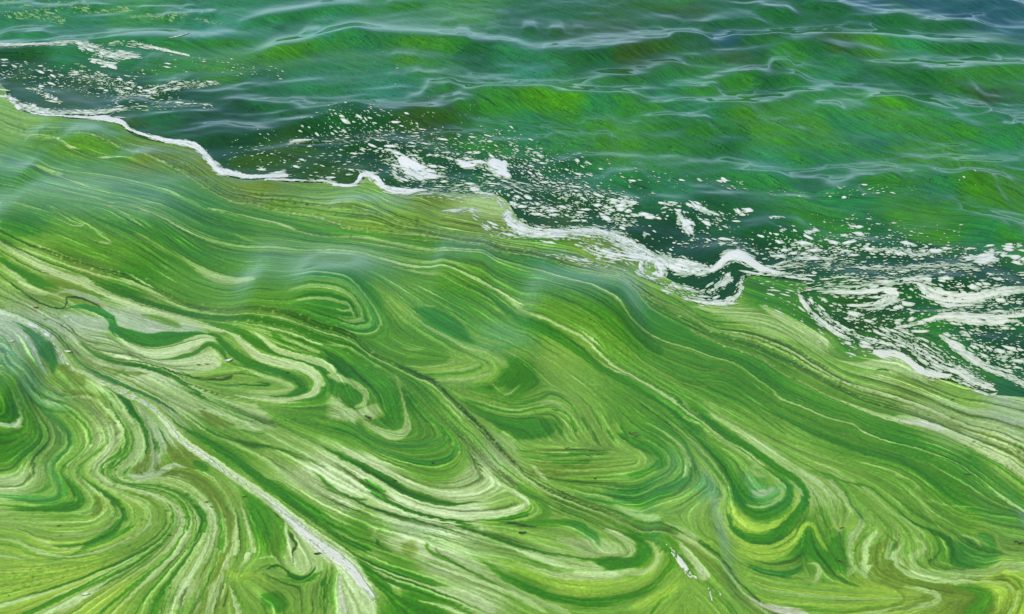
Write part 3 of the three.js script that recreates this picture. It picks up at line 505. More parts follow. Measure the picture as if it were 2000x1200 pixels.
for (let q = 0; q < 6; q++) S('LGPMTL'[q], 'h', 16 + (q % 3) * 8, [1700 + q * 20, 160 - q * 14, 1840 + q * 22, 240 - q * 6, 1930 + q * 18, 340, 1920 + q * 22, 440 + q * 12, 1800 + q * 20, 520 + q * 18, 1650, 540 + q * 16, 1450, 500 + q * 18, 1300, 470 + q * 14], 0.75);
S('T', 'h', [10, 50, 70, 40], [1500, 520, 1700, 570, 1850, 560, 1990, 470], 0.7, .3); S('G', 'h', [20, 50, 30], [1650, 590, 1800, 610, 1900, 580], 0.6, .3); S('L', 'h', 90, [1830, 680, 1950, 620, 2050, 560], 0.6, .3); S('K', 'i', 12, [0, 615, 60, 590, 130, 530, 160, 440], 0.4);
// ---- eddy at the upper left
for (let q = 0; q < 9; q++) S('PTQLTPLTP'[q], 'e', 15, [-300 + q * 10, 470 + q * 20, -60, 490 + q * 16, 80 - q * 3, 520 + q * 14, 200 - q * 12, 590 + q * 6, 262 - q * 18, 670, 230 - q * 14, 725 - q * 9, 120 - q * 6, 745 - q * 10, 20, 725 - q * 8], 0.75);
S('L', 'e', [0, 26, 30, 30, 20, 0], [240, 540, 330, 590, 420, 660, 520, 730, 620, 790, 700, 850], 0.8); S('P', 'e', [0, 10, 12, 16, 18, 12, 8], [370, 560, 440, 630, 520, 690, 620, 740, 740, 800, 860, 860, 940, 930], 0.85); S('T', 'e', [0, 60, 90, 60, 0], [440, 580, 560, 630, 680, 700, 800, 780], 0.7, .3); S('P', 'e', 10, [500, 560, 540, 575, 580, 570], 0.8); S('M', 'e', [0, 60, 80, 30], [320, 780, 430, 830, 560, 850, 660, 860], 0.7, .3);
S('L', 'e', [0, 10, 14, 20, 26, 14], [560, 540, 640, 590, 720, 660, 800, 740, 880, 790, 1000, 810], 0.8); S('P', 'e', [0, 20, 30, 20, 8], [880, 560, 960, 620, 1040, 690, 1080, 720], 0.5, .3); S('L', 'e', [0, 14, 10], [380, 790, 440, 810, 500, 810]);
S('G', 'e', [0, 30, 50, 56, 50, 44, 40, 46, 40], [780, 470, 860, 500, 940, 570, 1000, 640, 1090, 710, 1250, 770, 1400, 850, 1500, 920, 1620, 985, 1800, 1080, 1960, 1190], 0.85); S('T', 'e', [0, 40, 50, 30, 0], [1000, 640, 1080, 700, 1180, 740, 1300, 790], 0.6, .3); S('P', 'e', [0, 8, 14, 18, 12], [1420, 840, 1560, 930, 1660, 960, 1800, 1030, 1900, 1100, 2000, 1170], 0.9);
S('G', 'e', [0, 50, 60, 0], [1050, 300, 1200, 360, 1330, 440, 1500, 480], 0.6, .3); S('G', 'e', [0, 60, 110, 80], [1560, 490, 1680, 580, 1800, 670, 2000, 740], 0.7, .2); S('D', 'e', [0, 30, 60, 60], [1250, 520, 1450, 600, 1650, 720, 1850, 840], 0.5, .4);
A('G', 'd', [1100, 140, 1200, 120, 1300, 170, 1280, 210, 1180, 200], 0.5);
// ---- the fan at the bottom left
const q1 = P('g', [-60, 222, 0, 215, 70, 190, 120, 150, 110, 80, 60, 0, 20, -60]);
const q2 = P('g', [-60, 445, 0, 435, 90, 410, 130, 330, 220, 280, 243, 200, 200, 120, 120, 30, 40, -60]);
const q3 = P('g', [-60, 510, 0, 500, 110, 495, 170, 440, 185, 340, 255, 260, 270, 190, 215, 90, 130, -30]);
const q4 = P('g', [-60, 560, 0, 552, 200, 572, 320, 560, 330, 490, 285, 400, 310, 340, 375, 290, 390, 220, 340, 150, 230, 40, 180, -60]);
const q5 = P('g', [-60, 612, 0, 605, 200, 622, 400, 605, 445, 565, 400, 500, 350, 440, 345, 390, 430, 330, 490, 250, 470, 170, 380, 80, 300, -20]);
const q6 = P('g', [-60, 690, 0, 680, 160, 650, 330, 640, 480, 650, 560, 600, 540, 540, 440, 450, 400, 400, 450, 340, 540, 290, 560, 210, 500, 110, 400, 20, 340, -60]);
const q7 = P('g', [-60, 690, 0, 690, 130, 740, 230, 810, 330, 830, 500, 810, 650, 740, 685, 650, 640, 580, 540, 510, 450, 440, 440, 390, 520, 320, 590, 260, 590, 180, 530, 90, 420, 0, 360, -60]);
const q8 = P('g', [-60, 870, 0, 880, 150, 900, 350, 890, 560, 850, 740, 780, 830, 700, 830, 620, 740, 570, 600, 510, 500, 440, 490, 390, 560, 320, 610, 250, 600, 180, 550, 100, 460, 10, 400, -60]);
const q9 = P('g', [-60, 1045, 0, 1035, 200, 1000, 450, 950, 700, 860, 860, 770, 920, 680, 910, 610, 830, 550, 700, 510, 570, 460, 530, 400, 580, 350, 650, 290, 670, 220, 640, 140, 560, 50, 500, -40]);
const q10 = P('g', [-60, 1160, 0, 1150, 300, 1060, 560, 960, 800, 850, 930, 750, 960, 660, 930, 590, 850, 540, 720, 500, 600, 460, 560, 410, 600, 360, 680, 300, 690, 220, 660, 140, 590, 50, 540, -40]);
const q11 = P('g', [460, 1300, 650, 1130, 800, 1010, 950, 880, 1030, 750, 1045, 650, 1000, 570, 900, 520, 760, 490, 650, 465, 600, 420, 640, 360, 710, 290, 700, 200, 640, 90, 570, -30]);
const q12 = P('g', [840, 1280, 880, 1130, 960, 1000, 1060, 860, 1130, 750, 1140, 670, 1090, 590, 1000, 520, 860, 480, 720, 475, 640, 440, 620, 400, 700, 330, 750, 250, 735, 180, 680, 80, 610, -30]);
const q13 = P('g', [1060, 1280, 1110, 1150, 1180, 1000, 1240, 850, 1250, 720, 1220, 600, 1150, 500, 1060, 430, 960, 410, 860, 440, 760, 460, 690, 435, 730, 400, 790, 340, 805, 270, 770, 170, 720, 60, 680, -20]);
const q14 = P('g', [1170, 1280, 1200, 1150, 1290, 980, 1330, 850, 1320, 700, 1280, 560, 1200, 440, 1090, 390, 1000, 380, 940, 340, 900, 250, 860, 130, 800, 20, 760, -60]);
fan(q1, q2, 7, 'GMGLG', 0.6); fan(q2, q3, 8, 'CSPCS', 0.85); fan(q3, q4, 11, 'CPTSMP', 0.8); fan(q4, q5, 7, 'LMPG', 0.8); fan(q5, q6, 10, 'LPLMCP', 0.8); fan(q6, q7, 5, 'YLPC', 0.8); fan(q7, q8, 12, 'YLYCMPO', 0.8); fan(q8, q9, 13, 'YLCPOMG', 0.8); fan(q9, q10, 7, 'CYMCG', 0.85); fan(q10, q11, 9, 'CPLMCG', 0.85); fan(q11, q12, 8, 'CLGPC', 0.85); fan(q12, q13, 11, 'CPLOCMC', 0.85); fan(q13, q14, 9, 'OCLOM', 0.85);
paint(spline(q1), 'C', [2, 6, 8, 9, 7, 4, 2]); paint(spline(q2), 'G', [0, 4, 6, 14, 26, 30, 16, 6], 0.5); paint(spline(q3), 'K', [2, 3, 5, 7, 3, 2, 1], 0.75); paint(spline(q4), 'T', [4, 10, 16, 14, 8, 8, 10, 8, 4], 0.75); paint(spline(q5), 'G', [4, 5, 9, 20, 14, 5, 4, 5, 4, 2], 0.85); paint(spline(q7), 'D', [0, 0, 2, 4, 12, 8, 6, 4, 3, 3, 2], 0.75); paint(spline(q8), 'C', [4, 6, 4, 3, 5, 6, 4, 8, 10, 4], 0.6); paint(spline(q10), 'D', [0, 1, 3, 5, 7, 7, 5, 3, 3, 4, 6, 4, 2], 0.75); paint(spline(q11), 'G', [6, 8, 7, 6, 7, 7, 4, 3, 3, 4, 5, 2], 0.75); paint(spline(q12), 'G', [10, 14, 10, 8, 8, 7, 4, 2, 3, 4, 3, 2], 0.85);
S('C', 'g', [20, 30, 34, 24, 14, 30, 30, 20], [560, 30, 630, 120, 660, 210, 600, 320, 530, 400, 600, 470, 760, 520, 900, 560, 1010, 640, 1000, 760, 900, 880], 0.8); S('C', 'g', [10, 30, 40, 30, 40, 30], [1090, 560, 1170, 640, 1190, 740, 1160, 860, 1060, 1020, 1000, 1200], 0.8); S('O', 'g', [6, 30, 44, 40, 50, 50], [1000, 450, 1150, 520, 1250, 640, 1290, 760, 1230, 950, 1130, 1200], 0.75); S('G', 'g', [4, 18, 22, 26, 30], [1180, 560, 1235, 680, 1235, 800, 1190, 940, 1110, 1150], 0.7); S('C', 'g', [10, 26, 30, 40], [1300, 600, 1300, 780, 1270, 930, 1180, 1180], 0.7); S('K', 'g', 6, [1310, 620, 1335, 760, 1330, 900]); S('C', 'g', [6, 26, 36, 34, 20], [1330, 560, 1360, 680, 1385, 780, 1400, 860, 1340, 960], 0.85); S('O', 'g', 12, [1230, 460, 1300, 560, 1340, 640], 0.8);
S('D', 'g', [6, 14, 22, 26, 22, 10], [640, -20, 720, 50, 790, 140, 820, 220, 820, 290, 800, 340], 0.85); S('P', 'g', [20, 40, 50, 40], [590, -20, 690, 80, 770, 200, 790, 300, 740, 370, 700, 420], 0.8); S('S', 'g', [20, 40, 40, 30, 12], [760, 30, 830, 120, 870, 230, 880, 340, 830, 420, 700, 440], 0.7); S('D', 'g', 14, [870, 160, 900, 200, 930, 260, 960, 310]); S('D', 'g', 10, [860, 210, 880, 260, 890, 320], 0.8); S('O', 'g', 60, [920, 260, 960, 320, 1000, 370, 1090, 400], 0.7, .3); S('G', 'g', [0, 40, 40, 0], [1070, 350, 1110, 385, 1160, 410], 0.8); S('S', 'g', [10, 30, 40, 30, 10], [690, 430, 790, 450, 880, 420, 960, 380, 1040, 400], 0.8); S('O', 'g', [10, 30, 40, 30], [890, 440, 980, 405, 1080, 440, 1180, 520, 1240, 600], 0.7); S('B', 'g', [0, 20, 10], [680, 430, 720, 400, 740, 380], 0.6);
A('M', 'g', [1330, 500, 1440, 545, 1530, 640, 1570, 750, 1555, 850, 1470, 885, 1410, 800, 1370, 670], 0.8); A('G', 'g', [1360, 540, 1440, 570, 1500, 660, 1490, 780, 1440, 800, 1390, 700], 0.5); A('P', 'g', [1640, 700, 1700, 790, 1760, 880, 1760, 950, 1690, 970, 1620, 930, 1600, 820], 0.85);
S('C', 'g', 18, [1580, 680, 1600, 780, 1620, 880, 1640, 940]); S('K', 'g', 14, [1600, 740, 1640, 820, 1625, 880, 1630, 930], 0.9); S('D', 'g', [0, 14, 18, 14, 12, 0], [1460, 1000, 1510, 940, 1570, 950, 1640, 1000, 1720, 990, 1768, 935, 1745, 900]); S('G', 'g', 26, [1540, 1000, 1640, 1020, 1720, 1010, 1790, 960], 0.8); S('K', 'g', 10, [1520, 620, 1550, 670], 0.9);
A('L', 'g', [1330, 960, 1450, 930, 1560, 1010, 1700, 1040, 1750, 1110, 1700, 1200, 1400, 1210, 1330, 1100], 0.7); S('G', 'g', [0, 80, 100, 60], [1440, 1100, 1500, 1130, 1550, 1150, 1540, 1200], 0.75, .3); for (let q = 0; q < 5; q++) S('GLGMC'[q], 'g', 14, [1830 + q * 14, 930 + q * 6, 1800 + q * 16, 1020, 1790 + q * 18, 1110, 1790 + q * 22, 1240], 0.85);
S('C', 'g', [6, 22, 22, 10], [1270, 1040, 1300, 1100, 1320, 1160, 1350, 1240]); S('K', 'g', [0, 10, 10], [1260, 1040, 1250, 1110, 1230, 1170], 0.8); S('P', 'g', [10, 40, 50, 60], [1230, 980, 1190, 1060, 1180, 1130, 1160, 1240], 0.8); S('G', 'g', 12, [1300, 1050, 1340, 1140, 1370, 1200], 0.7); S('Y', 'g', 40, [1240, 960, 1350, 1000, 1430, 990, 1500, 1040], 0.6, .3); S('P', 'g', [6, 20, 10], [1450, 900, 1520, 890, 1560, 930], 0.8); S('K', 'g', 8, [1060, 1050, 1020, 1130, 1000, 1210], 0.7); S('C', 'g', [30, 40, 50], [1040, 1000, 990, 1100, 950, 1240], 0.7); S('Y', 'g', [10, 30, 40], [300, 1100, 180, 1150, 20, 1210], 0.7); S('C', 'g', [0, 20, 34, 20], [620, 1000, 500, 1080, 350, 1160, 240, 1220], 0.85); S('C', 'g', 14, [0, 1160, 200, 1110, 400, 1040], 0.7);
for (let q = 0; q < 7; q++) S('CYLCMYL'[q], 'g', 20, [-60, 720 + q * 22, 80, 720 + q * 26, 200, 790 + q * 20, 330, 850 + q * 12, 480, 840 + q * 12, 640, 790 + q * 14], 0.7); S('G', 'g', [0, 26, 40, 14], [440, 860, 560, 780, 640, 720, 680, 660], 0.7, .3); S('G', 'g', [0, 18, 26, 10], [370, 880, 500, 840, 620, 790, 760, 710], 0.7); S('O', 'g', [0, 40, 30, 10], [500, 660, 560, 620, 545, 570, 520, 540], 0.7, .3);
// ---- converging streams of the left
const L0 = P('d', [-80, 545, 0, 590, 120, 640, 260, 725, 350, 800, 410, 900, 520, 960, 640, 1020, 760, 1080, 860, 1150, 960, 1260]);
const L1 = P('d', [-80, 480, 0, 520, 150, 590, 300, 680, 420, 740, 500, 830, 620, 890, 800, 920, 960, 980, 1100, 1060, 1250, 1130, 1400, 1190, 1560, 1260]);
const L2 = P('d', [-80, 400, 0, 440, 120, 520, 280, 600, 430, 700, 560, 720, 680, 800, 820, 850, 960, 870, 1080, 850, 1150, 800]);
const seamU = [...P('d', [-80, 190, 0, 225, 150, 290, 330, 345, 560, 410, 750, 450, 900, 500, 1050, 560, 1200, 590, 1400, 630, 1600, 665, 1800, 720]), ...P('e', [130, 760, 220, 830, 350, 890, 480, 950, 580, 1000, 660, 1080]), ...P('h', [720, 50, 800, 130, 880, 210, 960, 300, 1060, 400, 1160, 470, 1280, 530, 1450, 590, 1600, 640, 1750, 720, 1900, 800]), ...P('i', [100, 815, 250, 905, 350, 975, 450, 1070, 550, 1150, 680, 1250])];
const seamL = [...P('d', [-80, 235, 0, 275, 200, 365, 400, 430, 600, 510, 800, 575, 1000, 620, 1200, 660, 1400, 700, 1600, 740, 1800, 800]), ...P('e', [100, 830, 200, 890, 300, 950, 400, 1040, 460, 1110]), ...P('h', [520, 80, 600, 190, 680, 240, 760, 330, 830, 400, 920, 460, 1020, 530, 1160, 580, 1300, 640, 1450, 710, 1600, 765, 1750, 820, 1860, 890]), ...P('i', [60, 950, 160, 1040, 260, 1120, 400, 1240])];
const B0 = P('d', [-80, 300, 0, 345, 150, 430, 350, 480, 560, 540, 760, 590, 950, 650, 1100, 690, 1250, 760, 1380, 850, 1500, 900, 1640, 950, 1710, 1010, 1680, 1060, 1550, 1075]);
fan(seamL.slice(0, 11), [...B0.slice(0, 9), ...P('d', [1300, 740, 1450, 830, 1600, 880, 1750, 930])], 12, 'CLMCGPO', 0.8);
fan(B0.slice(0, 8), L2.slice(0, 7), 16, 'LOCLMPO', 0.7); fan(L2, L1, 18, 'SCLSCSKCS', 0.8, 0.9); fan(L1, L0, 18, 'CLSCSCPK', 0.8, 0.9);
S('C', 'd', [14, 30, 34, 36, 40, 46, 40, 40], [-60, 235, 0, 270, 150, 345, 330, 420, 480, 470, 640, 540, 800, 580, 960, 630, 1120, 680, 1250, 730], 0.9); S('G', 'd', [4, 30, 50, 30, 8], [-40, 330, 60, 380, 200, 450, 330, 500, 460, 540], 0.8, .2); S('C', 'd', [4, 24, 40, 30, 0], [0, 380, 80, 420, 170, 490, 270, 525], 0.5, .2); S('O', 'd', [10, 40, 40, 10], [250, 480, 400, 530, 520, 570, 600, 590], 0.7, .3);
S('K', 'd', [6, 8, 8, 9, 8, 10, 8, 6], [-40, 395, 40, 450, 100, 495, 200, 555, 290, 592, 350, 598, 372, 570, 370, 542, 420, 535, 500, 555, 570, 595, 620, 640], 0.85); S('S', 'd', [8, 26, 30, 20], [300, 530, 360, 505, 450, 520, 560, 560, 640, 620], 0.8); A('S', 'd', [600, 590, 740, 610, 900, 650, 1080, 690, 1060, 720, 950, 735, 760, 715, 660, 670], 0.9); A('S', 'd', [390, 620, 470, 640, 560, 650, 610, 680, 560, 720, 420, 700, 340, 660], 0.8); S('M', 'd', [0, 20, 30, 10], [780, 620, 900, 650, 1020, 690], 0.5, .3); S('W', 'd', [0, 20, 20, 0], [820, 700, 960, 725, 1080, 715], 0.6, .3);
S('T', 'd', [0, 20, 34, 36, 46, 60, 74, 96, 90, 50, 34, 30], [340, 612, 400, 590, 480, 590, 560, 615, 620, 655, 640, 710, 720, 740, 820, 770, 900, 765, 1000, 745, 1090, 730, 1170, 735], 0.95); S('G', 'd', [0, 50, 90, 110, 80, 30, 24], [640, 690, 720, 740, 800, 780, 870, 790, 950, 770, 1050, 750, 1170, 735], 0.9); S('G', 'd', [24, 36, 44, 40, 44, 44, 30], [1130, 735, 1200, 740, 1260, 800, 1350, 870, 1480, 920, 1600, 955, 1680, 1000, 1690, 1040, 1620, 1060, 1500, 1068], 0.9);
S('C', 'd', [0, 30, 50, 60, 60, 50, 30], [630, 720, 720, 790, 840, 825, 960, 815, 1060, 780, 1150, 755, 1210, 775], 0.9); S('C', 'd', [10, 30, 40, 50, 30], [520, 880, 700, 860, 880, 900, 1050, 890, 1160, 870, 1240, 910], 0.8); S('G', 'd', [0, 10, 20, 20, 24, 24, 10], [860, 870, 980, 860, 1080, 830, 1150, 790, 1210, 800, 1260, 850, 1270, 900], 0.85); A('C', 'd', [1110, 850, 1190, 830, 1220, 880, 1190, 920, 1080, 920, 1020, 890], 0.8); S('M', 'd', 26, [1230, 900, 1330, 910, 1420, 950, 1500, 980], 0.6, .3);
S('C', 'd', [20, 34, 40, 46, 50, 50, 40, 20], [1180, 690, 1300, 740, 1430, 850, 1560, 890, 1690, 920, 1770, 990, 1740, 1070, 1600, 1100, 1400, 1080, 1300, 1070], 0.9); S('P', 'd', [0, 20, 26, 26, 10], [1290, 890, 1420, 950, 1560, 990, 1630, 1025, 1560, 1050, 1350, 1045], 0.8); S('D', 'd', [0, 10, 16, 8], [1300, 1000, 1420, 1015, 1510, 1005, 1430, 990], 0.8); S('O', 'd', 14, [1100, 980, 1250, 960, 1380, 940], 0.7); S('D', 'd', 9, [960, 920, 1100, 980, 1250, 1010, 1450, 1010], 0.6); S('L', 'd', 30, [1000, 960, 1150, 1010, 1300, 1050, 1450, 1060], 0.7); S('D', 'd', [0, 8, 14, 10], [560, 900, 640, 950, 690, 930, 720, 960, 690, 940], 0.5); S('O', 'd', 16, [580, 905, 680, 935, 780, 950, 840, 945], 0.7);
S('G', 'd', [20, 40, 50, 50, 40, 20], [1100, 650, 1280, 710, 1440, 800, 1600, 850, 1760, 890, 1830, 960, 1840, 1040, 1770, 1090, 1600, 1110], 0.75); S('C', 'd', [8, 26, 30, 40, 46, 40], [1400, 740, 1550, 830, 1700, 870, 1820, 910, 1890, 980, 1910, 1080, 1950, 1170, 2000, 1240], 0.85); S('D', 'd', [0, 40, 90, 70, 20], [1800, 820, 1880, 900, 1940, 980, 1980, 1080, 2010, 1120], 0.7, .3); S('G', 'd', [0, 20, 20, 0], [1480, 720, 1560, 780, 1650, 820], 0.7);
S('D', 'd', [6, 14, 20, 18, 20, 22, 20, 16], [420, 740, 510, 830, 640, 885, 800, 912, 950, 960, 1100, 1055, 1250, 1130, 1400, 1190, 1500, 1240], 0.9); S('K', 'd', 7, [470, 780, 600, 860, 780, 890, 930, 930, 1080, 1010], 0.8); S('B', 'd', [6, 16, 22, 26, 24, 16], [30, 605, 180, 665, 300, 730, 390, 800, 440, 880, 540, 950, 700, 1020, 860, 1085, 1000, 1170], 0.9); S('K', 'd', 6, [60, 620, 200, 690, 310, 760, 380, 830, 430, 900], 0.8);
S('S', 'd', [30, 60, 80, 70, 70, 50], [-80, 560, 20, 640, 120, 690, 220, 760, 300, 830, 350, 900], 0.9, .15); S('B', 'd', [0, 20, 40, 70, 100, 60, 10], [60, 665, 140, 715, 200, 770, 240, 830, 270, 860, 300, 910, 290, 960], 0.95); S('S', 'd', [10, 40, 50, 46, 44, 20], [0, 680, 80, 720, 150, 780, 190, 850, 220, 930, 285, 975], 0.95); S('B', 'd', [0, 14, 18, 12], [140, 790, 170, 850, 190, 920, 250, 985], 0.8);
for (let q = 0; q < 8; q++) S('SBQSBSQB'[q], 'd', q % 2 ? 16 : 24, [-60, 680 + q * 46, 10 + q * 3, 730 + q * 34, 60 - q * 4, 810 + q * 20, 90 - q * 8, 880 + q * 14, 150 - q * 10, 950 + q * 14, 260 - q * 6, 1020 + q * 16, 420, 1070 + q * 16], 0.75);
S('O', 'd', [0, 40, 60, 40], [290, 940, 350, 920, 420, 970, 460, 1020], 0.7, .3); S('O', 'd', [0, 30, 50, 20], [330, 1040, 430, 1060, 520, 1090, 600, 1150], 0.7, .2); S('D', 'd', [0, 30, 46, 40, 20], [560, 1020, 640, 1050, 700, 1110, 740, 1170, 780, 1230], 0.9); S('C', 'd', [4, 14, 16, 8], [340, 1080, 480, 1080, 560, 1130, 600, 1200], 0.7); S('G', 'd', [40, 70, 80], [0, 1040, 60, 1120, 90, 1240], 0.5, .3); S('L', 'd', 24, [10, 1000, 100, 1080, 170, 1190], 0.7);
// streams beside the long white streak
const s1 = P('g', [860, -20, 1000, 80, 1150, 190, 1400, 320, 1700, 520, 1900, 640, 2100, 760]), s2 = P('g', [1130, -20, 1300, 55, 1450, 105, 1600, 175, 1750, 245, 1850, 305, 2000, 390, 2150, 480]);
fan(s1, s2, 22, 'CLCSPOCSC', 0.8);
S('G', 'g', [0, 40, 70, 60, 50, 60, 60, 60], [930, 80, 1010, 160, 1150, 240, 1320, 350, 1500, 490, 1650, 580, 1800, 680, 1950, 780, 2080, 860], 0.92); S('D', 'g', [0, 14, 16, 8], [1000, 60, 1200, 200, 1400, 260, 1600, 300, 1800, 370], 0.7); S('K', 'g', [0, 8, 8, 8, 6], [1180, 160, 1300, 220, 1500, 280, 1700, 350, 1830, 390], 0.7); S('G', 'g', [0, 40, 40, 20], [1400, 440, 1560, 480, 1700, 570, 1900, 680], 0.6); S('D', 'g', [0, 14, 20, 12, 8], [1730, 410, 1790, 450, 1860, 510, 1950, 550, 2050, 570], 0.85); S('K', 'g', 7, [1750, 520, 1850, 560, 2000, 630, 2100, 680], 0.8);
A('O', 'g', [1120, 75, 1190, 80, 1250, 130, 1300, 140, 1280, 155, 1180, 140], 0.8); S('P', 'g', [0, 20, 20, 10], [1280, 130, 1350, 125, 1480, 165, 1400, 180, 1300, 160], 0.8); S('D', 'g', [0, 8, 8], [1290, 140, 1320, 170, 1400, 190, 1480, 200], 0.6); S('C', 'g', [0, 16, 20, 10], [1070, 60, 1150, 65, 1300, 110, 1420, 150], 0.8);
// ---- seam lines
fan(seamU, seamL, 14, 'CDOCDKPOC', 0.75, 0.8);
paint(spline(seamU), 'K', [1, 1.6, 2, 2.4, 2.4, 2.4, 2, 1.6, 2, 2.4, 5, 7, 4, 2.4, 2, 2, 2, 2, 2, 2], 0.7); paint(spline(seamU.map((p) => [p[0] - 5, p[1] + 8])), 'C', [1, 2, 3, 4, 4, 3, 3, 3, 3, 4, 4, 4, 5, 5, 5, 6, 6, 5], 0.75); paint(spline(seamL.map((p) => [p[0] + 3, p[1] - 6])), 'D', [2, 3, 6, 8, 9, 8, 5, 3, 3, 3, 3, 4, 4, 4, 4], 0.85);
S('P', 'h', [0, 40, 50, 20, 0], [920, 200, 970, 215, 1000, 260, 1030, 320], 0.5, .5); S('C', 'h', [0, 16, 24, 0], [1100, 370, 1160, 420, 1220, 470], 0.8); S('C', 'h', [0, 20, 40, 36, 10], [1550, 600, 1650, 640, 1760, 690, 1830, 740], 0.5, .4); S('D', 'h', [0, 7, 9, 7, 5], [1580, 620, 1680, 680, 1800, 740, 1930, 810, 2040, 870], 0.8);
S('C', 'h', [0, 20, 40, 60], [1840, 830, 1920, 880, 2000, 960, 2080, 1060], 0.7, .2); S('O', 'd', [0, 6, 10, 6], [850, 480, 1000, 545, 1180, 585, 1350, 620], 0.8); S('C', 'd', [0, 10, 14, 0], [700, 425, 800, 470, 870, 495], 0.8); S('D', 'i', [3, 7, 8, 5], [0, 755, 120, 835, 280, 925, 380, 990], 0.85); S('C', 'i', [10, 18, 24, 20], [-20, 760, 80, 800, 180, 870], 0.7); S('D', 'i', [4, 7, 5], [380, 1000, 480, 1090, 620, 1190]); S('W', 'i', [0, 20, 50, 30], [440, 1090, 540, 1150, 680, 1190, 800, 1200], 0.7, .2);
// ---- green lens and the long streams at the bottom
for (let q = 0; q < 9; q++) S('MLMTMLGMT'[q], 'h', q % 3 ? 14 : 22, [-60, 200 - q * 16, 100, 240 - q * 14, 250, 330 - q * 12, 420, 400 - q * 16, 560, 440 - q * 24, 680 - q * 8, 420 - q * 26, 740 - q * 16, 350 - q * 22, 720 - q * 20, 250 - q * 14, 640 - q * 20, 150 - q * 8], 0.7);
S('P', 'h', [0, 24, 40, 50, 36, 14], [130, 90, 180, 140, 260, 180, 350, 205, 410, 180, 412, 100, 390, 20], 0.9); S('P', 'h', [30, 60, 50, 30], [0, 20, 100, 30, 180, 70, 230, 120], 0.8, .2); A('G', 'h', [260, -60, 340, -20, 390, 60, 370, 140, 300, 140, 270, 60], 0.7); S('K', 'h', [0, 24, 16], [180, 100, 205, 112, 220, 125], 0.7); A('G', 'e', [0, 1000, 90, 1020, 170, 1090, 140, 1150, 60, 1120], 0.85); S('P', 'e', [30, 40, 40, 30], [-40, 960, 80, 990, 180, 1050, 180, 1110, 120, 1140], 0.85); A('P', 'e', [0, 1060, 60, 1130, 140, 1150, 240, 1120, 260, 1180, 150, 1200, 0, 1190], 0.8); S('P', 'e', [0, 18, 22, 14], [330, 940, 380, 1020, 400, 1110, 415, 1220], 0.8);
const hU0 = P('h', [-80, 210, 0, 245, 150, 330, 320, 420, 460, 480, 600, 540, 740, 540, 860, 500, 900, 430, 840, 380]), hU1 = P('h', [-80, 250, 0, 285, 150, 365, 300, 445, 420, 510, 560, 560, 700, 580, 830, 575, 950, 540, 1010, 530]);
fan(hU0, hU1, 8, 'CPCLW', 0.85); S('C', 'h', [0, 40, 40, 30, 20, 20, 30], [0, 235, 100, 310, 220, 375, 360, 440, 480, 500, 620, 530, 720, 530], 0.8); S('P', 'h', [0, 60, 90, 40], [720, 500, 800, 470, 860, 420, 850, 380], 0.6, .3);
S('C', 'h', [0, 30, 50, 70, 80, 60, 30, 10], [230, 470, 400, 570, 600, 630, 800, 650, 960, 640, 1060, 610, 1070, 570, 990, 530], 0.92); S('C', 'h', [10, 20, 26, 20], [820, 400, 900, 460, 1000, 510, 1080, 560, 1090, 600], 0.85); S('G', 'h', [0, 20, 26, 20, 10], [1100, 560, 1110, 610, 1060, 650, 920, 680, 780, 685], 0.9); S('M', 'h', [0, 40, 60, 60, 0], [1000, 480, 1120, 540, 1180, 600, 1180, 660, 1080, 690], 0.7, .2); S('L', 'h', 20, [1050, 470, 1200, 560, 1300, 640, 1400, 680], 0.8);
S('D', 'h', [18, 30, 36, 32, 36, 40, 30, 10, 6], [-60, 260, 0, 295, 150, 375, 300, 455, 420, 525, 560, 572, 680, 588, 760, 580, 840, 575], 0.92); S('D', 'h', [0, 24, 30, 24, 20, 14], [130, 445, 200, 520, 340, 595, 500, 650, 650, 685, 800, 690], 0.9); S('G', 'h', [0, 24, 34, 18, 0], [140, 450, 190, 480, 260, 520, 320, 570], 0.8, .2);
const hB0 = P('h', [-80, 460, 0, 500, 250, 600, 500, 680, 700, 700, 900, 750, 1100, 820, 1400, 890, 1600, 905]), hB1 = P('h', [-80, 570, 0, 610, 200, 680, 400, 740, 600, 790, 780, 860, 1000, 900, 1200, 960, 1400, 1010, 1600, 1010, 1750, 950]);
fan(hB0, hB1, 18, 'CSCSDCP', 0.8, 0.9); const hB2 = P('h', [-80, 690, 0, 735, 150, 810, 350, 870, 550, 950, 750, 1020, 950, 1100, 1150, 1180, 1300, 1240]);
fan(hB1.slice(0, 7), hB2.slice(0, 7), 16, 'CSPGCSM', 0.75);
A('C', 'h', [300, 790, 420, 770, 520, 800, 560, 870, 520, 900, 420, 870, 330, 840], 0.6); A('O', 'h', [390, 810, 450, 800, 470, 850, 430, 880, 390, 850], 0.4); A('M', 'h', [70, 720, 150, 700, 200, 740, 190, 780, 110, 760], 0.8); S('D', 'h', [0, 20, 14, 6], [250, 780, 250, 810, 290, 850, 310, 860], 0.85); S('G', 'h', [0, 30, 24, 0], [500, 800, 560, 860, 680, 920, 760, 960], 0.7);
S('D', 'h', [4, 10, 12, 10, 8, 6], [-40, 470, 0, 500, 200, 595, 380, 650, 560, 700, 760, 770, 950, 830, 1100, 860], 0.9); S('K', 'h', 6, [0, 575, 120, 620, 220, 660], 0.8); S('K', 'h', [2, 7, 7, 7, 3], [560, 730, 760, 800, 950, 850, 1100, 890, 1250, 930], 0.8); S('D', 'h', [10, 24, 30, 20, 16, 22, 30], [640, 680, 760, 720, 900, 770, 1100, 840, 1300, 880, 1450, 900, 1560, 905], 0.85);
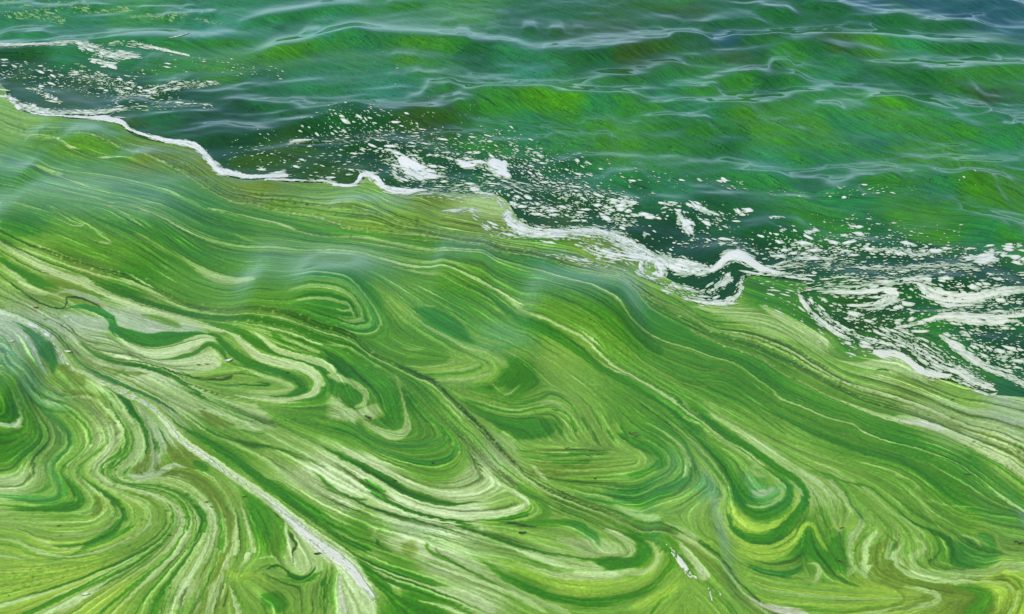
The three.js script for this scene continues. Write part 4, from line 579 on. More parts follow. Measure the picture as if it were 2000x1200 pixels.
S('C', 'h', [0, 30, 40, 30], [850, 810, 1000, 850, 1150, 900, 1300, 950, 1500, 960, 1650, 950], 0.8); A('L', 'h', [820, 700, 1000, 700, 1250, 720, 1450, 740, 1600, 790, 1660, 850, 1600, 890, 1450, 880, 1200, 830, 1000, 770], 0.75); A('P', 'h', [1250, 790, 1420, 780, 1560, 810, 1620, 850, 1560, 885, 1400, 870], 0.85); S('C', 'h', [0, 26, 40, 30, 10], [1480, 720, 1600, 760, 1670, 830, 1640, 880, 1540, 890], 0.8); S('G', 'h', [0, 14, 30, 40, 20], [840, 690, 1000, 700, 1180, 700, 1350, 700, 1450, 760], 0.75); S('T', 'h', [0, 40, 50, 0], [1280, 690, 1380, 720, 1460, 780, 1480, 840], 0.6, .3); S('K', 'h', [0, 8, 8], [860, 690, 1000, 700, 1140, 715], 0.8);
S('G', 'h', [8, 30, 60, 100, 120, 110, 70, 30], [1600, 740, 1680, 780, 1730, 840, 1740, 900, 1690, 945, 1580, 930, 1440, 900], 0.95); S('Y', 'h', [0, 50, 80, 70, 60, 30], [900, 900, 1100, 980, 1300, 1040, 1500, 1055, 1680, 1020, 1790, 940, 1800, 870, 1740, 790], 0.5, .3); S('C', 'h', [0, 30, 40, 40, 30, 20], [1000, 920, 1250, 990, 1450, 1000, 1640, 980, 1780, 960, 1810, 880, 1740, 780], 0.8); S('L', 'h', 12, [1200, 950, 1400, 970, 1600, 970], 0.7);
S('G', 'h', [0, 20, 40, 50, 50, 50, 46, 40, 30], [760, 860, 900, 960, 1050, 1040, 1250, 1110, 1450, 1130, 1650, 1100, 1800, 1040, 1880, 970, 1870, 890, 1780, 800, 1640, 740], 0.9); S('D', 'h', [0, 14, 20, 20, 14], [800, 880, 960, 980, 1120, 1060, 1300, 1120, 1480, 1140], 0.7); S('M', 'h', [0, 30, 40, 40, 30], [1700, 1080, 1840, 1020, 1910, 950, 1890, 880, 1800, 810], 0.8); S('P', 'h', [0, 30, 40, 30], [700, 870, 860, 980, 1040, 1080, 1200, 1150, 1350, 1210], 0.8); S('C', 'h', [0, 20, 30, 40], [620, 840, 760, 930, 900, 1030, 1050, 1110, 1200, 1200], 0.7); S('D', 'h', [0, 14, 14, 6], [560, 830, 700, 930, 860, 1010, 1000, 1080], 0.8);
S('L', 'h', 70, [1350, 1190, 1600, 1190, 1800, 1120, 1920, 1040], 0.8, .2); S('Y', 'h', 50, [1650, 1180, 1850, 1110, 1950, 1060], 0.6, .3); S('G', 'h', [0, 20, 24], [1880, 1120, 1820, 1150, 1780, 1220], 0.7, .3);
for (let q = 0; q < 7; q++) S('GCDPGCL'[q], 'h', [6, 18, 24, 18, 6], [10 + q * 8, 800 + q * 10, 160, 890 + q * 12, 330, 950 + q * 20, 520, 1010 + q * 22, 700, 1080 + q * 22, 860, 1150 + q * 22], 0.8); S('G', 'h', [0, 30, 60, 50, 20], [60, 840, 150, 920, 230, 1000, 310, 1080, 360, 1180], 0.85); A('G', 'h', [390, 1080, 480, 1090, 600, 1150, 640, 1210, 480, 1215, 420, 1150], 0.8); S('C', 'h', [0, 20, 30, 10], [470, 1130, 560, 1150, 650, 1180, 760, 1215], 0.8); S('C', 'h', [0, 40, 60, 40], [520, 1030, 680, 1080, 800, 1120, 920, 1190], 0.8); S('M', 'h', [0, 20, 30, 20], [-20, 690, 80, 760, 200, 820, 340, 860], 0.8);
// white streak under its foam
S('C', 'd', [6, 16, 22, 26, 24, 30], [-60, 585, 40, 630, 160, 690, 260, 760, 330, 830, 400, 920, 520, 975, 640, 1040, 760, 1100], 0.8, .15); S('C', 'g', [24, 28, 32, 40, 44, 48, 70, 100, 120, 120], [740, 0, 850, 60, 930, 150, 1000, 230, 1140, 330, 1300, 440, 1480, 560, 1620, 680, 1760, 800, 1900, 900, 1990, 1000, 2080, 1120], 0.85, .12); S('C', 'g', [0, 40, 80, 60], [1900, 950, 1960, 1040, 2040, 1120, 2080, 1230], 0.8); S('W', 'g', [0, 20, 24, 10], [1900, 960, 1895, 1060, 1910, 1160, 1920, 1230], 0.8);

// ------------------------------------------------------------------ the scum's colour sheet
specks(seamU, 8, 420, 'OCDCP', 0.05, 1); specks(seamL, 12, 260, 'COP', 0.05, 1); specks(q12, 60, 260, 'KDC'); specks(q9, 90, 260, 'DKC'); specks(L1, 30, 200, 'KCD');
const hush = (x, z) => smooth(-0.2, 0.4, vnoise(x * 1.7 + 9, z * 1.7));
const matDir = solveFlow(matFlow);
const matTiles = [], MAT_GAMMA = [1.17, 1.33, 1.55];
{
  const skip = (x, z) => Math.abs(x) > 0.5 * (0.9 - z) + 0.7;
  const T1 = threads(MAT, matDir, 22, 11, 1, skip, 14), T2 = threads(MAT, matDir, 40, 12, 2, skip, 30), T3 = threads(MAT, matDir, 46, 13, 5, skip, 20), T4 = threads(MAT, matDir, 3, 14, 1, skip);
  const src = ctx.getImageData(0, 0, MAT.nx, MAT.nz).data, soft = new Uint8ClampedArray(src);
  for (let pass = 0; pass < 4; pass++) {       // a softened copy: in places the bands run milkily into each other
    const along = pass & 1 ? MAT.nx * 4 : 4, across = pass & 1 ? 4 : MAT.nx * 4, n = pass & 1 ? MAT.nz : MAT.nx, m = pass & 1 ? MAT.nx : MAT.nz, r = 2, line = new Float32Array(n + 1);
    for (let a = 0; a < m; a++) for (let c = 0; c < 3; c++) {
      const at = a * across + c;
      for (let q = 0; q < n; q++) line[q + 1] = line[q] + soft[at + q * along];
      for (let q = 0; q < n; q++) { const lo = Math.max(0, q - r), hi = Math.min(n, q + r + 1); soft[at + q * along] = (line[hi] - line[lo]) / (hi - lo); }
    }
  }
  const TW = MAT.nx / 2, out = [0, 1].map(() => new Uint8Array(TW * MAT.nz * 4));
  for (let j = 0; j < MAT.nz; j++) for (let i = 0; i < MAT.nx; i++) {
    const x00 = MAT.x0 + (i + 0.5) * MAT.cell, z00 = MAT.z0 + (j + 0.5) * MAT.cell, o = j * MAT.nx + i;
    // clotted scum: everything is a little crumpled
    const wx = (0.0026 * vnoise(x00 * 38, z00 * 38) + 0.0016 * vnoise(x00 * 95, z00 * 95) + 0.0008 * vnoise(x00 * 210, z00 * 210)), wz = (0.0026 * vnoise(x00 * 38 + 31, z00 * 38) + 0.0016 * vnoise(x00 * 95 + 17, z00 * 95) + 0.0008 * vnoise(x00 * 210, z00 * 210 + 9));
    const x = x00 + wx, z = z00 + wz, k = dirIndex(matDir, x, z), t1 = read(T1, x, z), t2 = read(T2, x, z), t3 = read(T3, x, z), t4 = T4.a[o];
    // band edges fray into threads: look a little to the side, by thread
    const shift = (0.0055 * t3 + 0.0020 * t2 + 0.0005 * t1) / MAT.cell, u = clamp(i + wx / MAT.cell - matDir.vz[k] * shift, 0, MAT.nx - 1.01), v = clamp(j + wz / MAT.cell + matDir.vx[k] * shift, 0, MAT.nz - 1.01), iu = u | 0, jv = v | 0, fu = u - iu, fv = v - jv, s = (jv * MAT.nx + iu) * 4, w = MAT.nx * 4;
    const lift = Math.exp((0.05 * t1 + 0.08 * t2) * (0.65 + 0.5 * hush(x00, z00)) + 0.03 * t3 + 0.04 * t4 + 0.09 * (hash2(i, j) - 0.5) + 0.1 * vnoise(x00 * 130, z00 * 130) * vnoise(x00 * 9, z00 * 9));
    const tile = i < TW ? 0 : 1, d = (j * TW + (i - tile * TW)) * 4;
    const milky = 0.1 + 0.6 * smooth(-0.1, 0.6, vnoise(x00 * 2.3, z00 * 2.3) + 0.5 * vnoise(x00 * 7, z00 * 7)), fibre = 0.55 + 0.55 * smooth(-0.1, 0.5, vnoise(x00 * 1.9 + 40, z00 * 1.9));
    const rgb = [0, 0, 0];
    for (let c = 0; c < 3; c++) {
      let q0 = (src[s + c] * (1 - fu) + src[s + 4 + c] * fu) * (1 - fv) + (src[s + w + c] * (1 - fu) + src[s + w + 4 + c] * fu) * fv;
      rgb[c] = mix(q0, (soft[s + c] + soft[s + w + 4 + c]) / 2, milky) / 255;
    }
    // thin pale and dark threads along the drift
    const pale = 0.45 * fibre * smooth(1.1, 2.4, 0.92 * t2 + 0.4 * t1), dark = 0.42 * fibre * smooth(1.1, 2.4, -0.92 * t2 - 0.4 * t1);
    for (let c = 0; c < 3; c++) rgb[c] = mix(mix(rgb[c], INK.C[c] / 255, pale * (0.35 + 0.65 * smooth(0.2, 0.55, rgb[0]))), INK.D[c] / 255, dark);
    const grey = (rgb[0] + rgb[1] + rgb[2]) / 3;
    for (let c = 0; c < 3; c++) out[tile][d + c] = clamp(255 * Math.pow(clamp(grey + (rgb[c] - grey) * 1.08, 0.02, 1), MAT_GAMMA[c]) * (c === 2 ? Math.pow(lift, 1.3) : lift), 0, 250);
    out[tile][d + 3] = 255;
  }
  for (const a of out) {
    const t = new THREE.DataTexture(a, TW, MAT.nz, THREE.RGBAFormat);
    t.colorSpace = THREE.SRGBColorSpace; t.magFilter = THREE.LinearFilter; t.minFilter = THREE.LinearMipmapLinearFilter; t.generateMipmaps = true; t.anisotropy = 8; t.wrapS = t.wrapT = THREE.ClampToEdgeWrapping; t.needsUpdate = true;
    matTiles.push(t);
  }
}
// ------------------------------------------------------------------ surfaces cut from height fields
const gradX = new Float32Array(seaH.length), gradZ = new Float32Array(seaH.length);
for (let j = 0; j <= SEA.nz; j++) for (let i = 0; i <= SEA.nx; i++) {
  const w = SEA.nx + 1, o = j * w + i, l = i > 0 ? o - 1 : o, r = i < SEA.nx ? o + 1 : o, u = j > 0 ? o - w : o, d = j < SEA.nz ? o + w : o;
  gradX[o] = (seaH[r] - seaH[l]) / ((r - l) * SEA.cell); gradZ[o] = (seaH[d] - seaH[u]) / (((d - u) / w) * SEA.cell);
}
function seaNormal(x, z, out) {
  const u = clamp((x - SEA.x0) / SEA.cell, 0, SEA.nx - 0.001), v = clamp((z - SEA.z0) / SEA.cell, 0, SEA.nz - 0.001), i = u | 0, j = v | 0, fx = u - i, fz = v - j, w = SEA.nx + 1, o = j * w + i;
  const bl = (A) => (A[o] * (1 - fx) + A[o + 1] * fx) * (1 - fz) + (A[o + w] * (1 - fx) + A[o + w + 1] * fx) * fz;
  const gx = bl(gradX), gz = bl(gradZ), n = 1 / Math.sqrt(1 + gx * gx + gz * gz);
  out[0] = -gx * n; out[1] = n; out[2] = -gz * n;
}
// the part of a field above zero, cell by cell: {pos: [[x, z, value]...], polys: [[...]], cellI: []}
function cut(nx, nz, x0, z0, cell, value) {
  const ids = new Map(), pos = [], polys = [], cellI = [], w = nx + 1;
  const vert = (key, x, z, f) => { let id = ids.get(key); if (id === undefined) { id = pos.length; ids.set(key, id); pos.push([x, z, f]); } return id; };
  for (let j = 0; j < nz; j++) for (let i = 0; i < nx; i++) {
    const c = [j * w + i, j * w + i + 1, (j + 1) * w + i + 1, (j + 1) * w + i], f = c.map((o) => value[o]);
    if (f[0] <= 0 && f[1] <= 0 && f[2] <= 0 && f[3] <= 0) continue;
    const cx = [i, i + 1, i + 1, i], cz = [j, j, j + 1, j + 1], poly = [];
    for (let k = 0; k < 4; k++) {
      const n = (k + 1) & 3;
      if (f[k] > 0) poly.push(vert(c[k] * 4, x0 + cx[k] * cell, z0 + cz[k] * cell, f[k]));
      if (f[k] > 0 !== f[n] > 0) {
        const t = clamp(f[k] / (f[k] - f[n]), 0.02, 0.98), lo = Math.min(c[k], c[n]);
        poly.push(vert(lo * 4 + (k & 1 ? 2 : 1), x0 + mix(cx[k], cx[n], t) * cell, z0 + mix(cz[k], cz[n], t) * cell, 0));
      }
    }
    if (poly.length === 6 && f[0] > 0 !== f[1] > 0 && f[0] > 0 === f[2] > 0) {   // two opposite corners: two separate tips
      const a = f[0] > 0 ? [[5, 0, 1], [2, 3, 4]] : [[0, 1, 2], [3, 4, 5]];
      for (const t of a) { polys.push(t.map((q) => poly[q])); cellI.push(i); }
    } else { polys.push(poly); cellI.push(i); }
  }
  return { pos, polys, cellI };
}
function setInfo(o, label, category, group, kind) {
  if (label) o.userData.label = label;
  if (category) o.userData.category = category;
  if (group) o.userData.group = group;
  if (kind) o.userData.kind = kind;
  return o;
}
const nameCount = {};
function numbered(name) { const n = (nameCount[name] = (nameCount[name] || 0) + 1); return n === 1 ? name : name + '_' + String(n - 1).padStart(3, '0'); }

// ------------------------------------------------------------------ drifting foam: where it lies, how thick
// [area, width, cover, kind, places]; kind t = drawn into threads, b = broken into flecks
const FOAM = [
  ['a', [30, 60, 50, 40, 40, 16], .86, 'b', [25, 532, 60, 560, 120, 600, 200, 622, 300, 645, 420, 650, 540, 640, 650, 628, 720, 622]], ['a', [16, 40, 44, 16], .8, 'b', [150, 495, 210, 512, 270, 545, 340, 585]],
  ['a', [6, 8, 10, 12, 18, 40, 36, 16, 12, 22, 28, 32, 34, 38, 46, 36, 30, 34, 34, 20], .945, 't', [170, 642, 300, 672, 450, 677, 600, 682, 680, 702, 720, 732, 800, 762, 880, 782, 960, 802, 1060, 820, 1110, 842, 1150, 882, 1190, 932, 1240, 970, 1290, 975, 1400, 997, 1500, 1000, 1610, 990]],
  ['a', [8, 16, 14, 12, 16, 16], .93, 't', [1480, 1035, 1600, 1022, 1700, 1018, 1800, 1018, 1900, 1040, 2000, 1046]], ['a', [10, 30, 16], .85, 'b', [1500, 990, 1560, 970, 1600, 960]], ['a', [8, 20, 10], .9, 'b', [1440, 930, 1460, 945, 1480, 950]],
  ['a', [36, 44, 36, 26, 20, 14], .85, 't', [-60, 278, 60, 282, 160, 290, 300, 285, 420, 275, 520, 285]], ['a', [30, 60, 60, 30], .86, 'b', [440, 285, 540, 305, 640, 322, 780, 325]], ['a', [16, 34, 22], .88, 'b', [510, 345, 580, 362, 640, 372]], ['a', [10, 18, 20, 14], .7, 't', [560, 275, 700, 262, 810, 268, 900, 282, 1060, 318]], ['a', [2, 9, 7, 3], .85, 't', [1060, 198, 1030, 215, 1000, 232, 945, 242]],
  ['a', [30, 60, 70, 80, 60, 50, 40, 20], .74, 'b', [380, 415, 520, 435, 640, 470, 760, 505, 860, 515, 960, 490, 1100, 472, 1230, 466]], ['a', 120, .28, 'b', [-60, 390, 200, 420, 500, 480, 800, 570, 1000, 570]], ['a', 60, .2, 'b', [600, 580, 900, 590, 1200, 600]], ['a', 30, .35, 't', [420, 640, 600, 625, 780, 615, 960, 625]],
  ['a', 90, .1, 'b', [700, 420, 1100, 360, 1600, 420]], ['a', 200, .12, 'b', [1250, 900, 1500, 860, 1800, 920, 2000, 900]], ['a', [80, 260, 320], .16, 'b', [1650, 780, 1850, 800, 2050, 830]], ['a', [10, 30, 10], .8, 't', [1620, 815, 1680, 800, 1740, 792]], ['a', [20, 40, 20], .5, 'b', [1750, 1005, 1810, 1010, 1850, 1000]],
  ['b', [12, 14, 22, 28, 32, 26, 28, 40, 42, 30, 12], .945, 't', [0, 1037, 90, 1047, 140, 1025, 160, 997, 200, 987, 240, 1010, 285, 1052, 340, 1078, 430, 1085, 530, 1086]],
  ['b', [60, 130, 150, 100, 50], .78, 'b', [300, 890, 400, 920, 480, 965, 570, 985, 620, 960]], ['b', [40, 80, 90, 50], .97, 'b', [380, 890, 420, 935, 500, 975, 580, 985]], ['b', [40, 70, 60, 50], .75, 'b', [560, 880, 700, 895, 800, 925, 900, 920]], ['b', [50, 90, 80, 40], .97, 'b', [880, 910, 915, 940, 940, 950, 975, 915]], ['b', [20, 40, 26], .95, 'b', [690, 915, 760, 925, 830, 915]],
  ['b', [40, 90, 110, 110, 110, 60], .56, 'b', [930, 880, 1080, 950, 1200, 1030, 1350, 1090, 1500, 1145, 1700, 1165]], ['b', [20, 60, 50, 20], .92, 'b', [1540, 1145, 1600, 1165, 1660, 1165, 1700, 1160]], ['b', [50, 80, 80, 60], .6, 't', [480, 1105, 700, 1085, 830, 1090, 950, 1120]], ['b', [20, 60, 20], .92, 'b', [770, 1055, 810, 1075, 840, 1100]], ['b', [20, 40, 30], .7, 't', [830, 1120, 890, 1110, 920, 1085]],
  ['b', 220, .32, 'b', [-40, 720, 200, 780, 420, 820, 650, 850]], ['b', 200, .22, 'b', [0, 940, 300, 920, 500, 1010, 900, 1020, 1200, 1060]], ['b', 160, .32, 'b', [650, 840, 1000, 860, 1300, 990, 1500, 1060]], ['b', 160, .12, 'b', [900, 740, 1200, 860, 1500, 980, 1800, 1060]], ['b', [20, 60, 20], .3, 'b', [1130, 880, 1200, 905, 1380, 930]], ['b', 100, .3, 't', [820, 1010, 1000, 1040, 1200, 1120, 1400, 1150]], ['b', 80, .08, 'b', [1500, 980, 1750, 1000, 2000, 1050]], ['b', [10, 24, 8], .8, 't', [330, 980, 370, 1010, 420, 1025]],
  ['b', 140, .02, 'b', [100, 300, 300, 380, 420, 450]], ['b', 200, .035, 'b', [500, 650, 750, 700, 900, 720]],
  ['e', [40, 70, 70, 40], .68, 'b', [1000, 10, 1130, 40, 1250, 60, 1420, 80]], ['e', [30, 60, 70, 40], .74, 'b', [1480, 50, 1560, 80, 1640, 110, 1700, 130]], ['e', [10, 26, 20], .92, 'b', [1650, 80, 1740, 72, 1830, 90]], ['e', [30, 60, 60, 30], .9, 'b', [1920, 70, 1960, 120, 1990, 150, 2020, 180]], ['e', [10, 40, 10], .8, 'b', [1470, 75, 1530, 90, 1580, 105]], ['e', 120, .12, 'b', [1150, 90, 1400, 120, 1700, 180, 1950, 260]],
  ['e', [60, 90, 80, 80, 80, 90, 80, 80, 90, 80], .86, 't', [960, 60, 1010, 120, 1080, 155, 1200, 180, 1320, 175, 1440, 185, 1540, 205, 1640, 240, 1740, 280, 1860, 330]], ['e', [40, 60, 70, 70, 60, 60, 50, 50, 60, 70, 30], .8, 't', [1380, 250, 1480, 290, 1580, 310, 1700, 305, 1780, 310, 1825, 345, 1838, 385, 1790, 412, 1745, 395, 1730, 345, 1760, 320]], ['e', [60, 100, 110, 80], .8, 't', [1440, 175, 1560, 205, 1640, 240, 1720, 280]], ['e', [20, 60, 60, 40], .55, 't', [780, 60, 860, 130, 960, 170, 1080, 190]], ['e', [20, 30, 30, 20], .6, 't', [640, 65, 740, 45, 840, 60]], ['e', [30, 50, 30], .7, 't', [920, -20, 970, 40, 1010, 95]], ['e', [10, 40, 50, 30, 16], .5, 't', [1200, 300, 1350, 340, 1500, 370, 1650, 400]],
  ['e', [40, 60, 60, 60], .85, 't', [1840, 290, 1900, 350, 1960, 390, 2060, 380]], ['e', [14, 40, 40, 30], .6, 't', [1760, 420, 1850, 450, 1950, 490, 2050, 520]],
  ['f', [60, 80, 84, 70, 50, 30], .88, 't', [-40, 318, 40, 345, 120, 368, 200, 385, 270, 378, 310, 345]], ['f', [10, 30, 50, 62, 60, 44, 26, 14, 6], .965, 't', [250, 392, 295, 365, 335, 332, 380, 314, 430, 318, 480, 338, 540, 366, 620, 388, 710, 396]], ['f', [6, 14, 12, 4], .9, 't', [300, 400, 340, 360, 400, 345, 470, 362]], ['f', [50, 70, 70, 70, 60, 40], .75, 't', [0, 470, 90, 492, 200, 522, 280, 485, 330, 430, 352, 405]], ['f', [14, 40, 44, 44, 40, 24], .84, 't', [100, 520, 200, 547, 330, 557, 400, 520, 420, 450, 445, 400]], ['f', [10, 30, 50, 40], .9, 'b', [280, 470, 320, 460, 350, 430, 345, 400]], ['f', [10, 20, 16, 10], .85, 't', [440, 405, 520, 400, 620, 405, 720, 420, 820, 440]], ['f', [20, 50, 40, 30], .7, 't', [520, 350, 600, 380, 700, 400, 800, 410]],
  ['f', [50, 80, 70, 60, 40], .74, 'b', [560, 290, 700, 265, 820, 265, 950, 265, 1080, 270]], ['f', [20, 46, 46, 24], .86, 'b', [1120, 270, 1250, 280, 1400, 285, 1560, 262]], ['f', [40, 70, 70, 50, 30], .68, 't', [560, 380, 680, 345, 780, 310, 900, 320, 1040, 335]], ['f', [20, 40, 40, 20], .6, 't', [840, 350, 1000, 360, 1150, 380]], ['f', [30, 50, 60, 40], .66, 't', [1080, 385, 1280, 390, 1480, 372, 1720, 385]], ['f', [40, 80, 70, 40], .9, 'b', [1710, 320, 1790, 320, 1820, 285, 1850, 270]], ['f', [20, 30, 10], .9, 'b', [1820, 275, 1880, 295, 1960, 312]], ['f', [20, 40, 20], .8, 'b', [1880, 260, 1930, 250, 1985, 238]], ['f', [20, 50, 30], .7, 'b', [1960, 340, 2000, 330, 2050, 340]], ['f', 160, .3, 'b', [400, 230, 700, 230, 1100, 240, 1500, 270, 1900, 310]], ['f', 130, .28, 'b', [700, 330, 1000, 380, 1400, 420, 1800, 440, 2050, 430]], ['f', 60, .3, 'b', [400, 260, 560, 280, 700, 320]], ['f', [10, 30, 10], .8, 'b', [1310, 300, 1360, 305, 1410, 290]],
  ['f', [30, 60, 70, 60, 40], .62, 't', [740, 450, 900, 455, 1100, 465, 1300, 470, 1420, 440]], ['f', [30, 60, 80, 70, 50, 30], .75, 't', [860, 500, 1020, 510, 1160, 500, 1280, 480, 1400, 460, 1480, 470]], ['f', [20, 40, 60, 60, 30], .88, 't', [1060, 585, 1140, 585, 1220, 570, 1280, 530, 1220, 510]], ['f', [30, 70, 90, 80, 60, 40], .85, 't', [1400, 490, 1500, 530, 1620, 550, 1740, 545, 1860, 520, 2040, 500]], ['f', [20, 30, 40, 40], .6, 'b', [1660, 580, 1780, 590, 1900, 560, 2050, 560]], ['f', [10, 30, 30, 10], .85, 'b', [1510, 605, 1600, 602, 1680, 595, 1720, 590]],
  ['f', [16, 34, 38, 40, 36, 14], .9, 't', [742, 498, 765, 555, 820, 620, 900, 685, 970, 735, 1035, 752]], ['f', [16, 34, 34, 36, 30, 30, 20], .84, 't', [800, 530, 850, 592, 910, 645, 985, 695, 1090, 745, 1200, 770, 1290, 800]], ['f', [16, 20, 24, 16], .85, 't', [745, 500, 830, 490, 920, 500, 1000, 510]], ['f', [10, 24, 10], .9, 'b', [860, 530, 880, 545, 910, 560]], ['f', [40, 60, 30], .95, 'b', [1010, 635, 1040, 632, 1065, 640]], ['f', [10, 20, 10], .95, 'b', [1055, 600, 1060, 615, 1072, 640]], ['f', [14, 26, 14], .85, 'b', [1250, 670, 1290, 662, 1330, 660]],
  ['f', [30, 50, 50, 40, 40, 46, 54, 40, 12], .98, 't', [1160, 830, 1215, 838, 1290, 842, 1350, 872, 1400, 915, 1440, 942, 1500, 955, 1560, 965, 1600, 960]], ['f', [16, 40, 50, 30], .6, 'b', [1080, 770, 1130, 790, 1180, 800, 1240, 790]], ['f', [20, 50, 56, 56, 56, 56, 50, 20], .7, 't', [1200, 715, 1320, 765, 1450, 838, 1560, 900, 1660, 960, 1730, 1010, 1795, 1045, 1840, 1062]], ['f', [20, 50, 70, 60, 50], .7, 't', [1270, 700, 1400, 755, 1550, 850, 1700, 945, 1830, 1040]], ['f', [16, 26, 24, 40, 70, 80, 60, 30], .9, 't', [1262, 705, 1340, 685, 1440, 668, 1560, 640, 1700, 650, 1800, 662, 1880, 662, 1910, 650]], ['f', [20, 50, 50, 50], .85, 't', [1740, 640, 1860, 632, 1950, 632, 2060, 610]], ['f', [14, 46, 60, 56, 50, 50, 60], .92, 't', [1530, 735, 1590, 775, 1660, 830, 1740, 885, 1830, 930, 1920, 975, 2040, 1040]], ['f', [14, 30, 40, 10], .88, 'b', [1560, 930, 1640, 945, 1700, 980, 1760, 1010]], ['f', [6, 14, 18, 8], .85, 't', [1720, 1062, 1780, 1092, 1840, 1090, 1858, 1075]], ['f', [6, 20, 24, 20], .8, 't', [1340, 800, 1450, 880, 1600, 980, 1740, 1050]], ['f', [10, 20, 10], .7, 't', [1420, 660, 1450, 690, 1400, 710]],
  ['f', 190, .36, 'b', [1560, 690, 1750, 740, 1900, 780, 2060, 800]], ['f', [60, 100, 90, 40], .62, 'b', [1700, 780, 1800, 840, 1900, 850, 2050, 880]], ['f', [30, 60, 40], .75, 'b', [1740, 800, 1770, 840, 1780, 870]], ['f', [30, 60, 40], .8, 'b', [1870, 830, 1920, 825, 1970, 840]], ['f', [30, 60, 60], .5, 'b', [1850, 900, 1950, 920, 2050, 960]], ['f', [14, 30, 14], .9, 'b', [1650, 735, 1680, 730, 1700, 740]], ['f', 150, .32, 'b', [900, 600, 1150, 640, 1400, 600, 1700, 610, 2050, 640]], ['f', 60, .2, 'b', [1100, 690, 1250, 740, 1400, 800]], ['f', 100, .16, 't', [480, 460, 650, 470, 740, 500, 800, 600]], ['f', 120, .12, 't', [520, 520, 720, 580, 860, 690, 1000, 790, 1140, 840]], ['f', 90, .2, 'b', [1000, 790, 1100, 820, 1180, 800]],
  ['f', 150, .1, 'b', [800, 120, 1050, 150, 1300, 180, 1700, 200]], ['f', [40, 60, 50, 40], .93, 'b', [85, 110, 125, 125, 130, 160, 165, 185]], ['f', [20, 46, 30, 10], .9, 'b', [160, 35, 215, 50, 260, 65, 300, 72]], ['f', [20, 40, 30], .85, 'b', [385, 50, 420, 60, 460, 65]], ['f', [16, 26, 10], .9, 'b', [10, 25, 40, 28, 60, 20]], ['f', [10, 26, 20], .9, 'b', [790, 175, 830, 160, 865, 155]], ['f', [10, 24, 10], .95, 'b', [970, 175, 1000, 180, 1030, 187]], ['f', [10, 24, 10], .95, 'b', [1075, 170, 1095, 178, 1110, 182]], ['f', [8, 20, 8], .9, 'b', [1015, 125, 1040, 132, 1065, 138]], ['f', [10, 24, 14], .9, 'b', [1330, 240, 1345, 240, 1360, 238]], ['f', 130, .25, 'b', [-20, 40, 150, 90, 420, 110]], ['f', [10, 22, 10], .85, 'b', [580, 105, 620, 102, 660, 100]], ['f', 60, .3, 'b', [60, 250, 250, 230, 500, 240]],
  ['c', 60, .06, 'b', [-20, 1000, 200, 1030, 480, 1070]], ['c', 40, .16, 'b', [560, 1095, 700, 1115, 800, 1120]], ['c', 60, .12, 'b', [880, 1130, 1000, 1120, 1100, 1100, 1300, 1070, 1420, 1080]], ['c', [4, 12, 4], .9, 'b', [280, 1020, 320, 1022, 365, 1020]], ['c', [4, 10, 4], .9, 'b', [390, 1028, 430, 1034]], ['c', 60, .08, 'b', [1600, 1050, 1800, 1040]], ['c', [16, 40, 16], .8, 'b', [-20, 1170, 30, 1165, 60, 1160]], ['c', [10, 60, 10], .7, 'b', [130, 1170, 200, 1185, 270, 1200]],
  // on past the frame
  ['f', [40, 70, 60, 40], .8, 't', [1980, 510, 2300, 540, 2700, 520, 3200, 560]], ['f', [40, 60, 50, 30], .8, 't', [2000, 625, 2300, 640, 2600, 700, 3000, 720]], ['f', [50, 60, 50, 30], .8, 't', [1980, 1010, 2300, 1120, 2700, 1230, 3200, 1360]], ['f', 220, .34, 'b', [2000, 560, 2400, 600, 2800, 640, 3200, 700]], ['f', 260, .32, 'b', [2000, 850, 2400, 900, 2800, 1000, 3200, 1100]], ['f', 160, .3, 'b', [1980, 320, 2400, 350, 3000, 380]], ['f', [30, 60, 40], .75, 't', [2000, 400, 2400, 390, 2900, 430]],
  ['a', [36, 40, 30], .85, 't', [-700, 300, -400, 290, -40, 278]], ['a', [30, 50, 50], .85, 't', [-800, 480, -400, 492, 0, 500]], ['a', 120, .25, 'b', [-800, 400, -400, 390, -40, 390]],
  // the long pale streak over the scum
  ['d', [4, 10, 10, 12, 10, 12, 10], .62, 't', [-40, 592, 60, 640, 160, 690, 260, 760, 330, 830, 400, 920, 520, 975, 640, 1035, 760, 1090]], ['g', [8, 12, 16, 22, 30, 32, 36, 50, 76, 96, 80, 60, 40], .87, 't', [780, 10, 870, 75, 950, 160, 1010, 240, 1140, 330, 1300, 440, 1480, 560, 1620, 680, 1740, 790, 1860, 880, 1960, 960, 2020, 1040, 2090, 1130]], ['g', [4, 18, 20, 8], .7, 't', [960, 240, 1010, 310, 1060, 350, 1095, 385]],
  ['i', [8, 26, 40, 36, 10], .88, 't', [0, 880, 60, 950, 120, 1020, 150, 1045, 175, 1050]], ['i', [6, 22, 22, 24, 8], .9, 't', [180, 985, 225, 1060, 255, 1130, 265, 1170, 270, 1200]], ['i', [4, 10, 12, 4], .8, 't', [230, 1010, 290, 1100, 330, 1170, 345, 1200]],
];
const CLUMPS = [['a', 90, .32, 'b', [-60, 20, 150, 20, 300, 35, 520, 50]], ['a', [20, 50, 50, 30], .6, 'b', [80, 95, 180, 90, 260, 100, 360, 120]], ['a', [10, 30, 30, 20], .65, 'b', [540, 75, 640, 68, 720, 60]], ['a', [20, 30, 36, 20], .65, 'b', [730, 90, 830, 95, 920, 100, 1040, 102]], ['a', [8, 14, 8], .8, 'b', [1090, 120, 1160, 128, 1240, 130]], ['a', [10, 30, 14], .5, 'b', [-40, 80, 30, 88, 80, 95]], ['a', [10, 20, 10], .5, 'b', [420, 370, 450, 375, 480, 385]]];
const foamFlow = flow();
